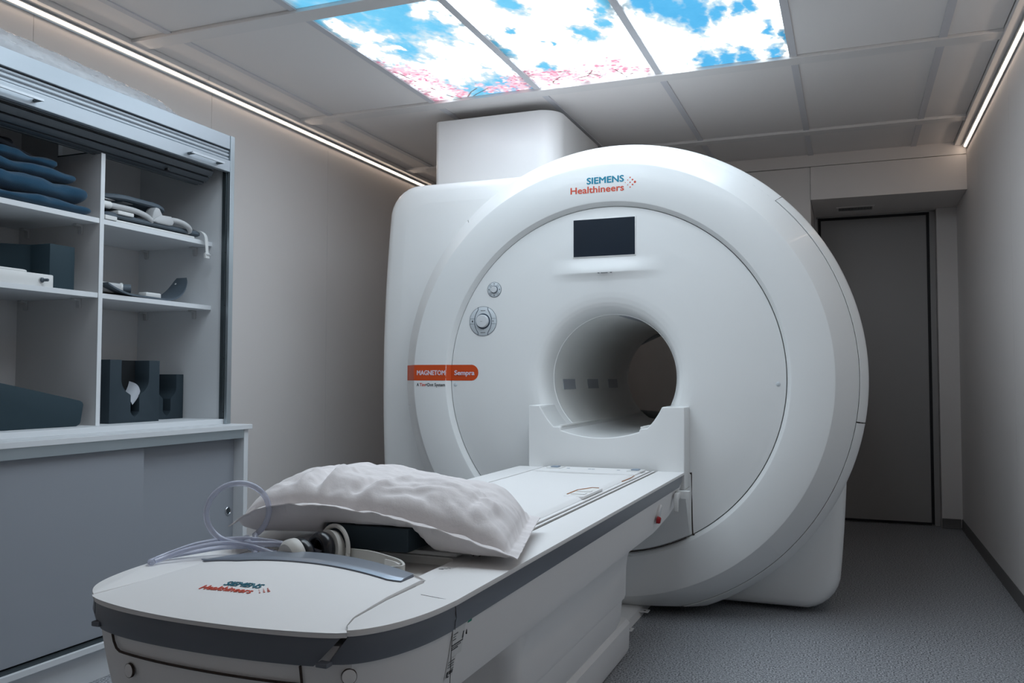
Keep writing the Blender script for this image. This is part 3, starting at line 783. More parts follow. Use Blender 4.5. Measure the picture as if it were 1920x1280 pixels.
# fine joint across the side shells and band
MB().tube([(-.70, 1.355, ZT + .0002), (-.66, 1.345, ZT + .0002), (-.632, 1.344, ZT - .001), (-.628, 1.344, .612), (-.6295, 1.344, .575)], .0005, 5).build('shell_joint', 'seam', PT)

# domed end cap
def cap_z(x, y):
    s = min(max((y - 1.095) / .36, 0), 1); k = (x + .981) / .262
    return ZT - .003 + .030 * (1 - (1 - s) ** 1.7) * max(0, 1 - .97 * k * k)
def cap_side(y, right):
    P = [(-.7045, 1.1255), (-.7175, 1.145), (-.7305, 1.185), (-.7385, 1.30), (-.739, 1.47)] if right else [(-1.234, 1.153), (-1.2315, 1.175), (-1.2275, 1.22), (-1.226, 1.32), (-1.225, 1.47)]
    if y <= P[0][1]: return P[0][0]
    for (a, ya), (b, yb) in zip(P, P[1:]):
        if ya <= y <= yb: return a + (b - a) * (y - ya) / (yb - ya)
    return P[-1][0]
def front_y(x):
    best = None
    for k in range(len(OUTS) - 1):
        a, b = OUTS[k], OUTS[k + 1]
        if a[0] >= x >= b[0] and a[1] < 1.4: return a[1] + (b[1] - a[1]) * (a[0] - x) / max(a[0] - b[0], 1e-9)
    return 1.13
def back_y(x):
    k = (x + .98) / .25
    return 1.462 - .022 * max(0, k) ** 2 - .012 * max(0, -k) ** 2
def cap():
    m_ = MB(); nu, nv = 41, 30
    def f(u, v):
        xf = -.7045 + (-1.234 + .7045) * u
        y0 = front_y(xf) if 0 < u < 1 else (1.1255 if u == 0 else 1.153)
        xb_ = -.739 + (-1.225 + .739) * u; y1 = back_y(xb_)
        y = y0 + (y1 - y0) * v
        xr, xl = cap_side(y, True), cap_side(y, False)
        x = xr + (xl - xr) * u
        return (x, y, cap_z(x, y))
    V = m_.grid(f, nu, nv)
    # skirt round the edge
    loop = [V[i][0] for i in range(nu)] + [V[-1][j] for j in range(1, nv)] + [V[i][-1] for i in range(nu - 2, -1, -1)] + [V[0][j] for j in range(nv - 2, 0, -1)]
    cx, cy = -.98, 1.3
    lo = [m_.bm.verts.new((v.co.x, v.co.y, .6135)) for v in loop]
    for i in range(len(loop)):
        j = (i + 1) % len(loop); m_.bm.faces.new((loop[i], loop[j], lo[j], lo[i]))
    rim = [e for e in m_.bm.edges if e.verts[0] in loop and e.verts[1] in loop and len(e.link_faces) == 2]
    m_.bm.normal_update()
    rim = [e for e in rim if e.calc_face_angle(0) > .6]
    bmesh.ops.bevel(m_.bm, geom=rim, offset=.0035, segments=3, profile=.5, affect='EDGES')
    return m_
cap().build('end_cap', 'shell_table', PT, 40)
# grey accent lip along the back of the cap
def accent():
    m_ = MB(); nu = 44
    top, bot = [], []
    for i in range(nu + 1):
        u = i / nu; x = -.764 - u * .494; k = (x + .98) / .25
        yb = back_y(x); w = .068 * (1 - .12 * max(0, k)) * min(1, max(0, (x + 1.260) / .14) ** .7)
        if u < .04: w *= (.80 + .2 * (u / .04))
        top.append([(x, yb - w + w * j / 6 + .003, cap_z(x, yb - w + w * j / 6) + (.0005 if j == 0 else .004)) for j in range(7)] + [(x, yb + .0035, cap_z(x, yb) - .012)])
    m_.loops(top, closed=False); m_.bm.normal_update()
    # closed end
    m_.bm.faces.new([v for v in [m_.bm.verts.new(p) for p in top[0]] + [m_.bm.verts.new((top[0][0][0] + .0015, top[0][0][1], top[0][0][2] - .006))]])
    return m_
accent().build('accent_lip', 'accent', PT, 40)
pts = []
for i in range(45):
    u = i / 44; x = -.764 - u * .494; k = (x + .98) / .25; yb = back_y(x); w = .068 * (1 - .12 * max(0, k)) * min(1, max(0, (x + 1.260) / .14) ** .7)
    if u < .04: w *= (.80 + .2 * (u / .04))
    pts.append((x, yb - w + .001, cap_z(x, yb - w + .001) + .0012))
MB().tube([(-.7625, back_y(-.762), cap_z(-.762, 1.43) + .001)] + pts, .0016, 6).build('accent_shadow_joint', 'band', PT)

# lettering on the cap, lying on the sloping surface
def lay(o, x, y, lift=.0005):
    """drop flat lettering onto the cap"""
    off = wloc(PT)
    for v in o.data.vertices:
        v.co.z = cap_z(v.co.x + off.x, v.co.y + off.y) + lift - off.z + (v.co.z + off.z) 
    return o
LX = lambda x, y: frame((x, y, 0), (1, .02, 0), (0, 1, 0))
lay(text_obj('lettering_teal', 'SIEMENS', 'tealdark', PT, LX(-1.026, 1.236), .074, .0195, .018, depth=.0003), 0, 0)
lay(text_obj('lettering_red', 'Healthineers', 'redlogo', PT, LX(-1.056, 1.2095), .105, .0195, .012, depth=.0003), 0, 0)
for u, v, r in ((0, 0, .0018), (.0105, .0105, .0021), (.0105, -.0105, .0021), (.021, .021, .0029), (.021, 0, .0029), (.021, -.021, .0029), (.0315, .0105, .0037), (.0315, -.0105, .0037), (.042, 0, .0052)):
    x, y = -.946 + u * .48, 1.231 + v * .52
    MB().spin([(r * .5, 0), (r * .5, .0004)], Matrix.Translation((x, y, cap_z(x, y) + .0006)), 16).build('logo_dot', 'redlogo', PT)

# accessory tray behind the cap
def tray():
    o = rrect(-1.2255, -.7365, 1.41, 1.695, .004, 6); i1 = rrect(-1.185, -.772, 1.425, 1.662, .030, 6); i2 = rrect(-1.178, -.779, 1.432, 1.655, .026, 6)
    m_ = MB(); m_.loops([[(*p, .600) for p in o], [(*p, .6235) for p in o], [(*p, .6235) for p in i1]]); return m_
tray().build('tray_rim', 'shell_table', PT)
i1 = rrect(-1.185, -.772, 1.425, 1.662, .030, 6); i2 = rrect(-1.176, -.781, 1.434, 1.653, .024, 6)
MB_ = MB(); MB_.loops([[(*p, .6232) for p in i1], [(*p, .620) for p in i1], [(*p, .608) for p in i2]], cap1=True); MB_.build('tray_well', 'tray', PT)
for k, (dx, w) in enumerate(((0, .022), (.006, .030), (.002, .034), (.012, .020))):
    y = 1.553 + k * .006; x = -.764 + k * .0028
    bx('tray_print', 'print_black', x + dx * .2, x + w * .45, y, y + (.0045 if k == 0 else .0018), .6235, .6237, PT)

# sliding tabletop: padded board between two guide grooves
bx('tabletop', 'shell_table', -1.2, -.7605, 1.70, 3.47, .60, .6285, PT, .003)
for x0, x1 in ((-.7585, -.7525), (-.7445, -.7385)):
    bx('guide_groove', 'seam', x0, x1, 1.70, 3.49, .60, .6215, PT); bx('guide_groove', 'seam', -1.96 - x1 - .002, -1.96 - x0 - .002, 1.70, 3.49, .60, .6215, PT)
for a, b in ((-.7525, -.7445), (-1.2175, -1.2075)):
    bx('guide_rail', 'shell_table', a, b, 1.70, 3.49, .60, .6265, PT, .001)
def padf(u, v):
    x = -.772 - u * .416; y = 1.672 + v * 1.55
    e = min(1, min(u, 1 - u) / .06); e2 = min(1, min(v, 1 - v) / .012)
    return (x, y, .6290 + .0105 * math.sqrt(max(0, e * (2 - e))) * math.sqrt(max(0, e2 * (2 - e2))) - .004 * math.sin(PI * u))
pm = MB(); pm.grid(padf, 40, 120); pm.build('mattress', 'pad', PT, 50)
# fold of the cover at the mattress end
pm = MB(); pm.prism(rrect(-1.19, -.775, 1.662, 1.70, .006), 'z', .6245, .634); pm.bevel(.003, 2, 50); pm.build('mattress_fold', 'pad', PT)
# head end of the tabletop: plate, connectors, hand grip with orange lining
bx('coil_plate', 'shell_table', -1.185, -.775, 3.27, 3.455, .628, .6345, PT, .002)
for x in (-1.135, -.80):
    bx('coil_socket', 'plug_white', x - .030, x + .030, 3.36, 3.43, .634, .6375, PT, .001); bx('socket_plug', 'grey_blue', x - .016, x + .014, 3.375, 3.415, .6372, .6415, PT, .001)
for x in (-1.08, -.99, -.975, -.87): bx('plate_mark', 'grey_blue', x - .006, x + .006, 3.385, 3.40, .6344, .6348, PT)
grip = MB().prism(rrect(-.835, -.768, 2.56, 2.79, .012), 'z', .630, .6395); grip.bevel(.003, 2, 50); grip.build('hand_grip', 'pad', PT)
gl = MB().prism([(-.829, 2.585), (-.792, 2.585), (-.776, 2.66), (-.776, 2.77), (-.800, 2.772), (-.829, 2.70)], 'z', .6392, .6398); gl.build('grip_lining', 'tray', PT)
MB().tube([(-.829, 2.59, .640), (-.829, 2.70, .640), (-.800, 2.772, .640), (-.777, 2.771, .640)], .0022, 6).build('grip_edge', 'gap_orange', PT)
for y in (2.60, 2.665): bx('grip_bar', 'pad', -.822, -.776, y, y + .028, .6397, .642, PT, .001)
MB().tube([(-.773, 3.06, .6305), (-.768, 3.16, .631), (-.770, 3.24, .6325)], .0016, 6).build('finger_slot', 'gap_orange', PT)

# white body below the band
def body_ring(ins, z, yend, n=70):
    r = [at_s(s, ins) for s in np.linspace(0, ACC[-1], n)]
    r = [(p[0], min(p[1], yend)) for p in r]
    return [(p[0], p[1], z) for p in r]
bm_ = MB()
lv = [(.010, .598, 3.47), (.010, .574, 3.47), (.013, .56, 3.462), (.018, .53, 3.45), (.024, .50, 3.41), (.029, .478, 3.33), (.034, .458, 3.16), (.038, .449, 3.08), (.062, .432, 3.05), (.075, .427, 3.04)]
bm_.loops([body_ring(*l) for l in lv], cap0=True, cap1=True); bm_.build('table_body', 'shell_table', PT, 28)
def body_pt(s, z):
    P = [(.0085, .574), (.013, .54), (.020, .48), (.034, .40)]
    for (a, za), (b, zb) in zip(P, P[1:]):
        if za >= z >= zb: return (*at_s(s, a + (b - a) * (za - z) / (za - zb) - .0005), z)
    return (*at_s(s, .03), z)
def body_line(pts, r=.0013): 
    return MB().tube([body_pt(s, z) for s, z in pts], r, 5)
sA = s_of(-.627, 1.346)
body_line([(sA, .5735), (sA - .006, .53), (sA - .014, .48), (sA - .02, .455)], .0006).build('body_joint', 'seam', PT)
s0, s1 = s_of(-1.165, 1.122), s_of(-.778, 1.103)
body_line([(s0 + .006, .5685), (s0 + .004, .556), (s0 - .002, .546), (s0 - .012, .542)] + [(s0 + (s1 - s0) * k / 14, .542 - .003 * k / 14) for k in range(1, 15)], .0022).build('front_panel_joint', 'seam', PT)
body_line([(s_of(-.775, 1.104), .5675), (s_of(-.773, 1.104), .52), (s_of(-.771, 1.104), .49)], .0022).build('front_panel_joint', 'seam', PT)
def button(s, z, r=.011):
    p, q = Vector(body_pt(s, z)), Vector(body_pt(s + .004, z)); xd = (q - p).normalized()
    M = frame(tuple(p), tuple(-xd), (0, 0, 1))
    MB().spin([(r, -.004), (r, .0006), (r * .93, .0012), (0, .0013)], M, 32).build('screw_cover', 'shell_table', PT)
    MB().spin([(r + .0008, -.004), (r + .0008, .0003)], M, 32).build('cover_ring', 'seam', PT)
button(s_of(-.700, 1.127), .553); button(s_of(-1.13, 1.112), .513)

# stickers on the body side (fine print shown as small marks)
def side_x(z):
    for (a, za, _), (b, zb, _) in zip(lv[1:], lv[2:]):
        if za >= z >= zb: return -.627 - (a + (b - a) * (za - z) / (za - zb)) + .0008
    return -.66
def on_side(y0, y1, z0, z1, name, m, lift=0.0):
    m_ = MB(); m_.face([(side_x(z0) + lift, y0, z0), (side_x(z0) + lift, y1, z0), (side_x(z1) + lift, y1, z1), (side_x(z1) + lift, y0, z1)])
    return m_.build(name, m, PT)
on_side(1.352, 1.405, .520, .572, 'sticker', 'plug_white'); on_side(1.352, 1.385, .485, .519, 'sticker', 'plug_white')
rs = random.Random(3)
for z, n_, h in ((.5605, 4, .0022), (.556, 3, .0018), (.551, 3, .0018), (.541, 9, .0026), (.5375, 8, .0018), (.5335, 5, .0026)):
    y = 1.358
    for k in range(n_):
        w = .0025 + .0028 * rs.random(); on_side(y, y + w, z, z + h, 'sticker_print', 'print_black', .0005); y += w + .0009
for z in (.513, .508, .5035):
    y = 1.356
    for k in range(6):
        w = .002 + .0016 * rs.random(); on_side(y, y + w, z, z + .002, 'sticker_print', 'print_black', .0005); y += w + .0012
on_side(1.357, 1.363, .487, .497, 'sticker_emblem', 'print_black', .0005); on_side(1.3655, 1.381, .4905, .497, 'sticker_emblem', 'print_black', .0005)
on_side(1.363, 1.368, .4855, .4885, 'sticker_emblem', 'print_black', .0005); on_side(1.372, 1.383, .4985, .4995, 'sticker_print', 'print_black', .0005)
on_side(1.413, 1.430, .568, .5735, 'green_sticker', 'green', .0005)
on_side(1.398, 1.403, .545, .558, 'smudge', 'print_black', .0006)
bx('tag', 'dark', side_x(.55) - .001, side_x(.55) + .001, 1.415, 1.417, .548, .556, PT)

# emergency stop and hook near the scanner
def side_M(y, z): return frame((side_x(z), y, z), (0, 1, 0), (.19, 0, 1))
M = side_M(3.07, .520) @ Matrix.Scale(.55, 4, (1, 0, 0))
MB().spin([(.036, -.004), (.036, .006), (.031, .010), (.027, .009)], M, 40).build('stop_switch_ring', 'shell_table', PT)
MB().spin([(.027, .002), (.026, .009), (0, .0095)], M, 40).build('stop_switch_well', 'dial', PT)
MB().spin([(.013, .006), (.012, .016), (.009, .020), (0, .021)], side_M(3.045, .505) @ Matrix.Scale(.7, 4, (1, 0, 0)), 24).build('stop_button', 'red', PT)
MB().prism([(3.31, .495), (3.322, .495), (3.332, .538), (3.395, .543), (3.395, .563), (3.32, .563), (3.308, .54)], 'x', -.634, -.618).bevel(.002, 2, 50).build('hook', 'plug_white', PT)
MB().prism(rrect(3.365, 3.398, -.644, -.585, .003), 'z', 0, .001).xf(Matrix(((0, 1, 0, 0), (1, 0, 0, 0), (0, 0, 28, .538), (0, 0, 0, 1)))).build('hook_arm', 'plug_white', PT)

# pedestal, foot and floor channel
def rr_ring(x0, x1, y0, y1, r, z, n=8): return [(*p, z) for p in rrect(x0, x1, y0, y1, r, n)]
ped = MB()
ped.loops([rr_ring(-1.245, -.715, 1.80, 3.06, (.16, .16, .025, .025), .440), rr_ring(-1.225, -.735, 1.86, 3.06, (.15, .15, .025, .025), .405), rr_ring(-1.212, -.748, 1.92, 3.058, (.14, .14, .022, .022), .37), rr_ring(-1.207, -.753, 1.95, 3.056, (.05, .05, .02, .02), .33), rr_ring(-1.206, -.755, 1.96, 3.054, (.05, .05, .02, .02), .235),
           rr_ring(-1.203, -.759, 1.962, 3.05, (.05, .05, .02, .02), .222), rr_ring(-1.203, -.762, 1.965, 3.035, (.05, .05, .02, .02), .221)], cap0=True, cap1=True)
ped.build('pedestal', 'shell_table', PT, 30)
ped = MB(); ped.loops([rr_ring(-1.203, -.762, 1.965, 3.04, .03, .2205), rr_ring(-1.198, -.768, 1.97, 3.035, .03, .15), rr_ring(-1.19, -.78, 1.98, 3.025, .03, .12)], cap0=True, cap1=True)
ped.build('pedestal_skirt', 'shell_table', PT, 30)
ft = MB(); ft.loops([rr_ring(-1.19, -.772, 1.6, 3.15, .04, .004), rr_ring(-1.19, -.765, 1.6, 3.16, .04, .02), rr_ring(-1.19, -.768, 1.6, 3.175, .03, .105), rr_ring(-1.185, -.778, 1.605, 3.165, .03, .120), rr_ring(-1.16, -.815, 1.63, 3.12, .03, .136)], cap0=True, cap1=True)
ft.build('foot', 'shell_table', PT, 30)
ch = MB().prism([(-1.12, .001), (-.835, .001), (-.845, .030), (-.860, .036), (-1.10, .036)], 'y', 3.10, 3.90); ch.build('floor_channel', 'shell_table', PT, 30)
for y in (3.33, 3.62):
    MB().prism(rrect(-.85, -.805, y, y + .045, .004), 'z', .020, .023).build('channel_tab', 'shell_table', PT)
    MB().spin([(.006, .0225), (.006, .0235)], Matrix.Translation((-.822, y + .022, 0)), 16).build('tab_hole', 'dark', PT)

# ------------------------------------------------------------------ wall storage: worktop, base cabinet, shutter cabinet
CY0, CY1 = 1.60, 2.92
wt = bx('worktop', 'lamin', XL, -2.300, CY0 - .015, 2.937, .792, .811, None, .0015, origin=(-2.62, 2.27, .792))
tag(wt, 'pale grey worktop between the open cabinet and the sliding doors', 'worktop')
bc = thing('base_cabinet', (-2.62, 2.26, 0), 'grey base cabinet with two sliding doors under the worktop', 'cabinet')
bx('side_panel', 'lamin', XL, -2.312, 2.900, 2.925, 0, .7915, bc, .001)
bx('side_panel', 'lamin', XL, -2.312, CY0 - .005, CY0 + .02, 0, .7915, bc, .001)
bx('back_panel', 'lamin', XL, XL + .012, CY0 + .02, 2.9, .10, .7915, bc)
bx('top_rail', 'alu', -2.335, -2.313, CY0 + .02, 2.8995, .7565, .7915, bc, .001)
bx('bottom_board', 'lamin', XL, -2.310, CY0 + .02, 2.8995, .108, .127, bc, .001)
bx('bottom_track', 'alu_dark', -2.365, -2.322, CY0 + .02, 2.8995, .1272, .137, bc)
bx('plinth', 'lamin', -2.362, -2.345, CY0 + .02, 2.8995, 0, .1078, bc)
d1 = bx('sliding_door', 'door_grey', -2.350, -2.334, CY0 + .02, 2.385, .142, .765, bc, .001)
d2 = bx('sliding_door', 'door_grey', -2.378, -2.362, 2.34, 2.8995, .142, .765, bc, .001)
def pull(y, z, x, par):
    M = frame((x, y, z), (0, 1, 0), (0, 0, 1))
    p = MB().spin([(.0175, -.001), (.0175, .0015), (.016, .003), (.0135, .002), (.012, -.0005)], M, 36).build('pull_ring', 'chrome', par)
    MB().spin([(.0125, -.0015), (.0125, .0005), (.004, .0008)], M, 28).build('pull_cup', 'alu_dark', par)
pull(2.868, .462, -2.3615, d2); pull(1.66, .462, -2.3335, d1)

uc = thing('shutter_cabinet', (-2.66, 2.26, .811), 'open wall cabinet with a rolled up slatted shutter and white shelves', 'cabinet')
bx('side_panel', 'lamin', XL, -2.412, 2.897, 2.92, .811, 2.012, uc, .001)
bx('side_panel', 'lamin', XL, -2.412, CY0, CY0 + .023, .811, 2.012, uc, .001)
bx('edge_strip', 'alu', -2.412, -2.398, 2.894, 2.92, .811, 2.012, uc, .001)
bx('guide_channel', 'alu_dark', -2.434, -2.414, 2.889, 2.8975, .832, 1.955, uc, .001)
for z in (.86, 1.08, 1.30, 1.52): bx('channel_screw', 'dark', -2.4145, -2.4135, 2.8885, 2.8925, z, z + .004, uc)
bx('back_panel', 'lamin_in', XL, -2.886, CY0 + .023, 2.897, .811, 2.0, uc)
bx('bottom_board', 'lamin', -2.886, -2.415, CY0 + .023, 2.897, .8112, .832, uc, .001)
bx('top_board', 'lamin', XL, -2.405, CY0 + .023, 2.897, 1.994, 2.012, uc, .001)
hd = bx('header', 'slat', -2.418, -2.400, CY0 + .023, 2.893, 1.955, 2.012, uc, .0015)
# partition with its step for the shutter roll
pt = MB().prism([(-2.886, .832), (-2.488, .832), (-2.488, 1.810), (-2.70, 1.810), (-2.70, 1.994), (-2.886, 1.994)], 'y', 2.313, 2.330).build('partition', 'lamin_in', uc)
bx('edge_band', 'lamin', -2.4885, -2.4865, 2.3125, 2.3305, .832, 1.812, pt); bx('edge_band', 'alu_dark', -2.70, -2.4885, 2.3125, 2.3305, 1.8095, 1.814, pt)
bx('edge_band', 'lamin', -2.701, -2.697, 2.3125, 2.3305, 1.814, 1.90, pt)
def bracket(x, y, z, s, par):
    m_ = MB().prism([(0, 0), (s * .030, 0), (s * .030, -.006), (s * .008, -.009), (s * .007, -.034), (0, -.036)], 'x', -.009, .009).bevel(.0012, 2, 40)
    off = Vector((x, y, z)); me = m_.mesh('shelf_bracket', 'coil_light')
    inst('shelf_bracket', me, par, off)
for (y0, y1) in ((CY0 + .024, 2.3125), (2.3305, 2.8965)):
    for z in (1.570, 1.303):
        sh = bx('shelf', 'lamin', -2.885, -2.489, y0, y1, z - .018, z, uc, .0008)
        for x in (-2.84, -2.575):
            bracket(x, y1, z - .018, -1, sh); bracket(x, y0, z - .018, 1, sh)
# shutter: slats below the header, handle rail, and the roll hanging behind
for z0, z1, m_ in ((1.9395, 1.9500, 'slat'), (1.9235, 1.9375, 'slat'), (1.9085, 1.9215, 'slat')):
    s_ = MB().prism([(-2.418, z0), (-2.408, z0), (-2.405, z0 + .004), (-2.405, z1 - .004), (-2.408, z1), (-2.418, z1)], 'y', CY0 + .024, 2.892).build('shutter_slat', m_, uc)
bx('shutter_gap', 'dark', -2.424, -2.4185, CY0 + .024, 2.892, 1.86, 1.956, uc)
hr = bx('handle_rail', 'slat', -2.418, -2.397, CY0 + .024, 2.892, 1.858, 1.9065, uc, .002)
for ya, yb in ((1.788, 1.972), (2.637, 2.821)):
    h = MB().prism([(ya, -2.372), (yb, -2.372), (yb, -2.366), (ya, -2.366)], 'z', 1.874, 1.882).xf(Matrix(((0, 1, 0, 0), (1, 0, 0, 0), (0, 0, 1, 0), (0, 0, 0, 1)))).build('handle', 'alu_light', hr)
    for y in (ya + .004, yb - .016): bx('handle_post', 'alu_dark', -2.397, -2.368, y, y + .012, 1.873, 1.881, hr, .001)
RCX, RCZ, RR = -2.512, 1.886, .084
for k in range(16):
    a0 = 2 * PI * k / 16 + .03; a1 = 2 * PI * (k + 1) / 16 - .03
    P = [(RCX + r * math.cos(a), RCZ + r * math.sin(a)) for r, a in ((RR - .008, a0), (RR, a0 + .02), (RR + .001, (a0 + a1) / 2), (RR, a1 - .02), (RR - .008, a1))]
    MB().prism(P, 'y', CY0 + .05, 2.836).build('rolled_slat', 'slat_dark', uc)
MB().prism([(RCX + (RR - .009) * math.cos(2 * PI * k / 32), RCZ + (RR - .009) * math.sin(2 * PI * k / 32)) for k in range(32)], 'y', CY0 + .055, 2.832).build('roll_core', 'dark', uc)
bx('roll_catch', 'dark', -2.47, -2.455, 2.60, 2.612, 1.806, 1.815, uc)

# ------------------------------------------------------------------ things in the cabinet
def u_block(name, label, x0, x1, y0, y1, z0, z1, wn, ws, zb, zs):
    """foam block with a wide notch from the top and a slot below"""
    yc = (y0 + y1) / 2; P = [(y0, z0), (y1, z0), (y1, z1), (yc + wn, z1), (yc + wn, zb + wn * .9)]
    for i in range(1, 8):
        t = .5 * PI * i / 8; yy = yc + wn * math.cos(t)
        if yy < yc + ws: break
        P.append((yy, zb + wn * .9 - wn * .9 * math.sin(t)))
    P += [(yc + ws, zb), (yc + ws, zs + ws), (yc + ws * .6, zs + ws * .4), (yc, zs), (yc - ws * .6, zs + ws * .4), (yc - ws, zs + ws), (yc - ws, zb)]
    Q = []
    for i in range(1, 8):
        t = .5 * PI * i / 8; yy = yc - wn * math.cos(t)
        if yy > yc - ws: break
        Q.append((yy, zb + wn * .9 - wn * .9 * math.sin(t)))
    P += list(reversed(Q)) + [(yc - wn, zb + wn * .9), (yc - wn, z1), (y0, z1)]
    t = thing(name, ((x0 + x1) / 2, yc, z0), label, 'foam block', 'foam supports in the cabinet')
    MB().prism(P, 'x', x0 + .012, x1).bevel(.0015, 2, 60).build('notched_block', 'foam_black', t, 30)
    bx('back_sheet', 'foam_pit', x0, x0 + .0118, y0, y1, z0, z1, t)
    return t
u_block('foam_head_support', 'larger black foam block with a wide notch holding a paper slip', -2.615, -2.53, 2.413, 2.658, .832, 1.068, .068, .021, .935, .852)
u_block('foam_head_support', 'smaller black foam block with a narrow notch beside the cabinet side', -2.75, -2.618, 2.700, 2.886, .832, 1.016, .052, .021, .915, .845)
def paper():
    m_ = MB()
    def f(u, v):
        y = 2.514 + .028 * v + .026 * (u - .5) ; z = .922 + .052 * v - .024 * u + .02 * math.sin(PI * u) * .3
        return (-2.565 + .012 * math.sin(PI * u) + .03 * u, y + .012 * math.sin(2.2 * v), z + .014 * (1 - u) * v)
    V = m_.grid(f, 9, 12)
    r = bmesh.ops.solidify(m_.bm, geom=m_.bm.faces[:], thickness=.0006)
    return m_
pp = paper().build('paper_slip', 'paper', None, 50, origin=(-2.56, 2.53, .93)); tag(pp, 'curled white paper slip in the notch of the black foam block', 'paper')

# wedge in the lower left compartment
wd = MB().prism([(1.66, .832), (2.250, .832), (2.262, .838), (2.267, .845), (2.277, .907), (2.274, .915), (2.264, .921), (1.92, .992), (1.66, 1.04)], 'x', -2.82, -2.505).bevel(.004, 2, 40)
wd = wd.build('foam_wedge', 'foam_teal', None, 30, origin=(-2.66, 1.95, .832)); tag(wd, 'dark teal foam wedge on the cabinet floor', 'foam wedge')
# upright foam piece and white box on the middle left shelf
fp = MB().prism([(-2.53, 2.146), (-2.53, 2.248), (-2.80, 2.248), (-2.86, 2.05), (-2.86, 1.80), (-2.78, 1.80), (-2.70, 2.06), (-2.62, 2.146)], 'z', 1.303, 1.458).bevel(.003, 2, 40)
fp = fp.build('foam_corner_pad', 'foam_teal', None, 30, origin=(-2.66, 2.1, 1.303)); tag(fp, 'dark angular foam pad standing behind the white plastic box', 'foam pad')
bxw = thing('plastic_box', (-2.56, 2.0, 1.303), 'low white plastic box with a round knob on the middle shelf', 'box')
MB().prism(rrect(-2.61, -2.50, 1.80, 2.142, .012), 'z', 1.303, 1.346).bevel(.003, 2, 50).build('box_body', 'plug_white', bxw, 30)
MB().prism(rrect(-2.605, -2.505, 1.80, 2.06, .04), 'z', 1.346, 1.354).bevel(.003, 2, 50).build('lid', 'plug_white', bxw, 30)
M = frame((-2.4995, 2.09, 1.325), (0, 1, 0), (0, 0, 1))
MB().spin([(.008, -.002), (.008, .006), (.005, .008), (.005, .022), (.004, .024)], M @ Matrix.Rotation(.35, 4, 'Y'), 20).build('knob', 'coil', bxw)
MB().spin([(.0095, -.001), (.0095, .002)], M, 24).build('knob_collar', 'coil_light', bxw)

# folded blankets
def soft_slab(x0, x1, y0, y1, z0, z1, seed, amp=.012, sag=0.0):
    m_ = MB(); cx, cy, cz = (x0 + x1) / 2, (y0 + y1) / 2, (z0 + z1) / 2; hx, hy, hz = (x1 - x0) / 2, (y1 - y0) / 2, (z1 - z0) / 2
    def f(u, v):
        # section round the fold (superellipse in x/z), swept along y
        t = 2 * PI * u; c, s = math.cos(t), math.sin(t); e = .42
        px = math.copysign(abs(c) ** e, c); pz = math.copysign(abs(s) ** .8, s)
        w = math.sin(.5 * PI * (2 * v - 1)); k = max(0, 1 - abs(w) ** 26) ** .5
        k = max(k, .02)
        x = cx + px * hx * (.90 + .10 * k); y = cy + w * hy; z = cz + pz * hz * k
        n = noise.noise(Vector((x * 9 + seed, y * 7, z * 9))) * amp + noise.noise(Vector((x * 25, y * 16 + seed, z * 22))) * amp * .45
        if pz > .2: z += n - sag * (1 - w) * .5
        if px > .6: x += n * 1.1
        z = max(z, z0 + .0005) if pz < .2 else z
        return (x, y, z)
    m_.grid(f, 72, 90, closed_u=True); return m_
BL = [('lowest', 1.571, 1.608, 2.290, -2.492, 1), ('second', 1.607, 1.676, 2.272, -2.494, 4), ('third', 1.671, 1.716, 2.235, -2.510, 9)]
LB = {'lowest': 'flat folded blue blanket at the bottom of the pile', 'second': 'thick folded blue blanket in the middle of the pile', 'third': 'folded blue blanket under the dark garment'}
for nm, z0, z1, y1, x1, sd in BL:
    o = soft_slab(-2.84, x1, 1.70, y1, z0, z1, sd).build('folded_blanket', 'blanket', None, 60, origin=(-2.66, 1.96, z0)); tag(o, LB[nm], 'blanket', 'blue blankets on the top shelf')
o = soft_slab(-2.80, -2.530, 1.70, 2.17, 1.714, 1.750, 17, .02).build('folded_blanket', 'blanket', None, 60, origin=(-2.66, 1.93, 1.702)); tag(o, 'rumpled blue blanket at the top of the pile', 'blanket', 'blue blankets on the top shelf')
o = soft_slab(-2.80, -2.56, 1.72, 2.03, 1.752, 1.802, 23, .025).build('dark_garment', 'garment', None, 60, origin=(-2.68, 1.9, 1.735)); tag(o, 'black garment lying on the pile of blue blankets', 'garment')
gb = smooth_path([(-2.555, 1.90, 1.785), (-2.548, 1.98, 1.765), (-2.545, 2.06, 1.742), (-2.545, 2.13, 1.722), (-2.548, 2.165, 1.712)], 6)
o = MB().tube(gb, .008, 8, flat=(1, .4)).build('dark_strap', 'garment', None, 60, origin=(-2.55, 2.03, 1.75)); tag(o, 'black strap trailing down over the blue blankets', 'strap')

# body coil: two grey pads with a fat cable between them
co = thing('body_coil', (-2.66, 2.58, 1.57), 'grey flexible scanner coil with pale cable on the upper shelf', 'scanner coil')
def pad_slab(x0, x1, y0, y1, zf, th, r=.05):
    poly = rrect(x0, x1, y0, y1, r, 6); m_ = MB()
    ins = rrect(x0 + .006, x1 - .006, y0 + .006, y1 - .006, r - .004, 6)
    m_.loops([[(*p, zf(*p) + .0) for p in ins], [(*p, zf(*p) + th * .25) for p in poly], [(*p, zf(*p) + th * .75) for p in poly], [(*p, zf(*p) + th) for p in ins]], cap0=True, cap1=True); return m_
bx('coil_tray', 'plug_white', -2.80, -2.494, 2.345, 2.80, 1.5705, 1.580, co, .004)
pad_slab(-2.82, -2.490, 2.34, 2.842, lambda x, y: 1.581 + .004 * math.sin(y * 14), .018, .03).build('lower_pad', 'coil', co, 30)
pad_slab(-2.80, -2.505, 2.335, 2.712, lambda x, y: 1.656 + .006 * math.sin((y - 2.33) * 9), .020, .12).build('upper_pad', 'coil', co, 30)
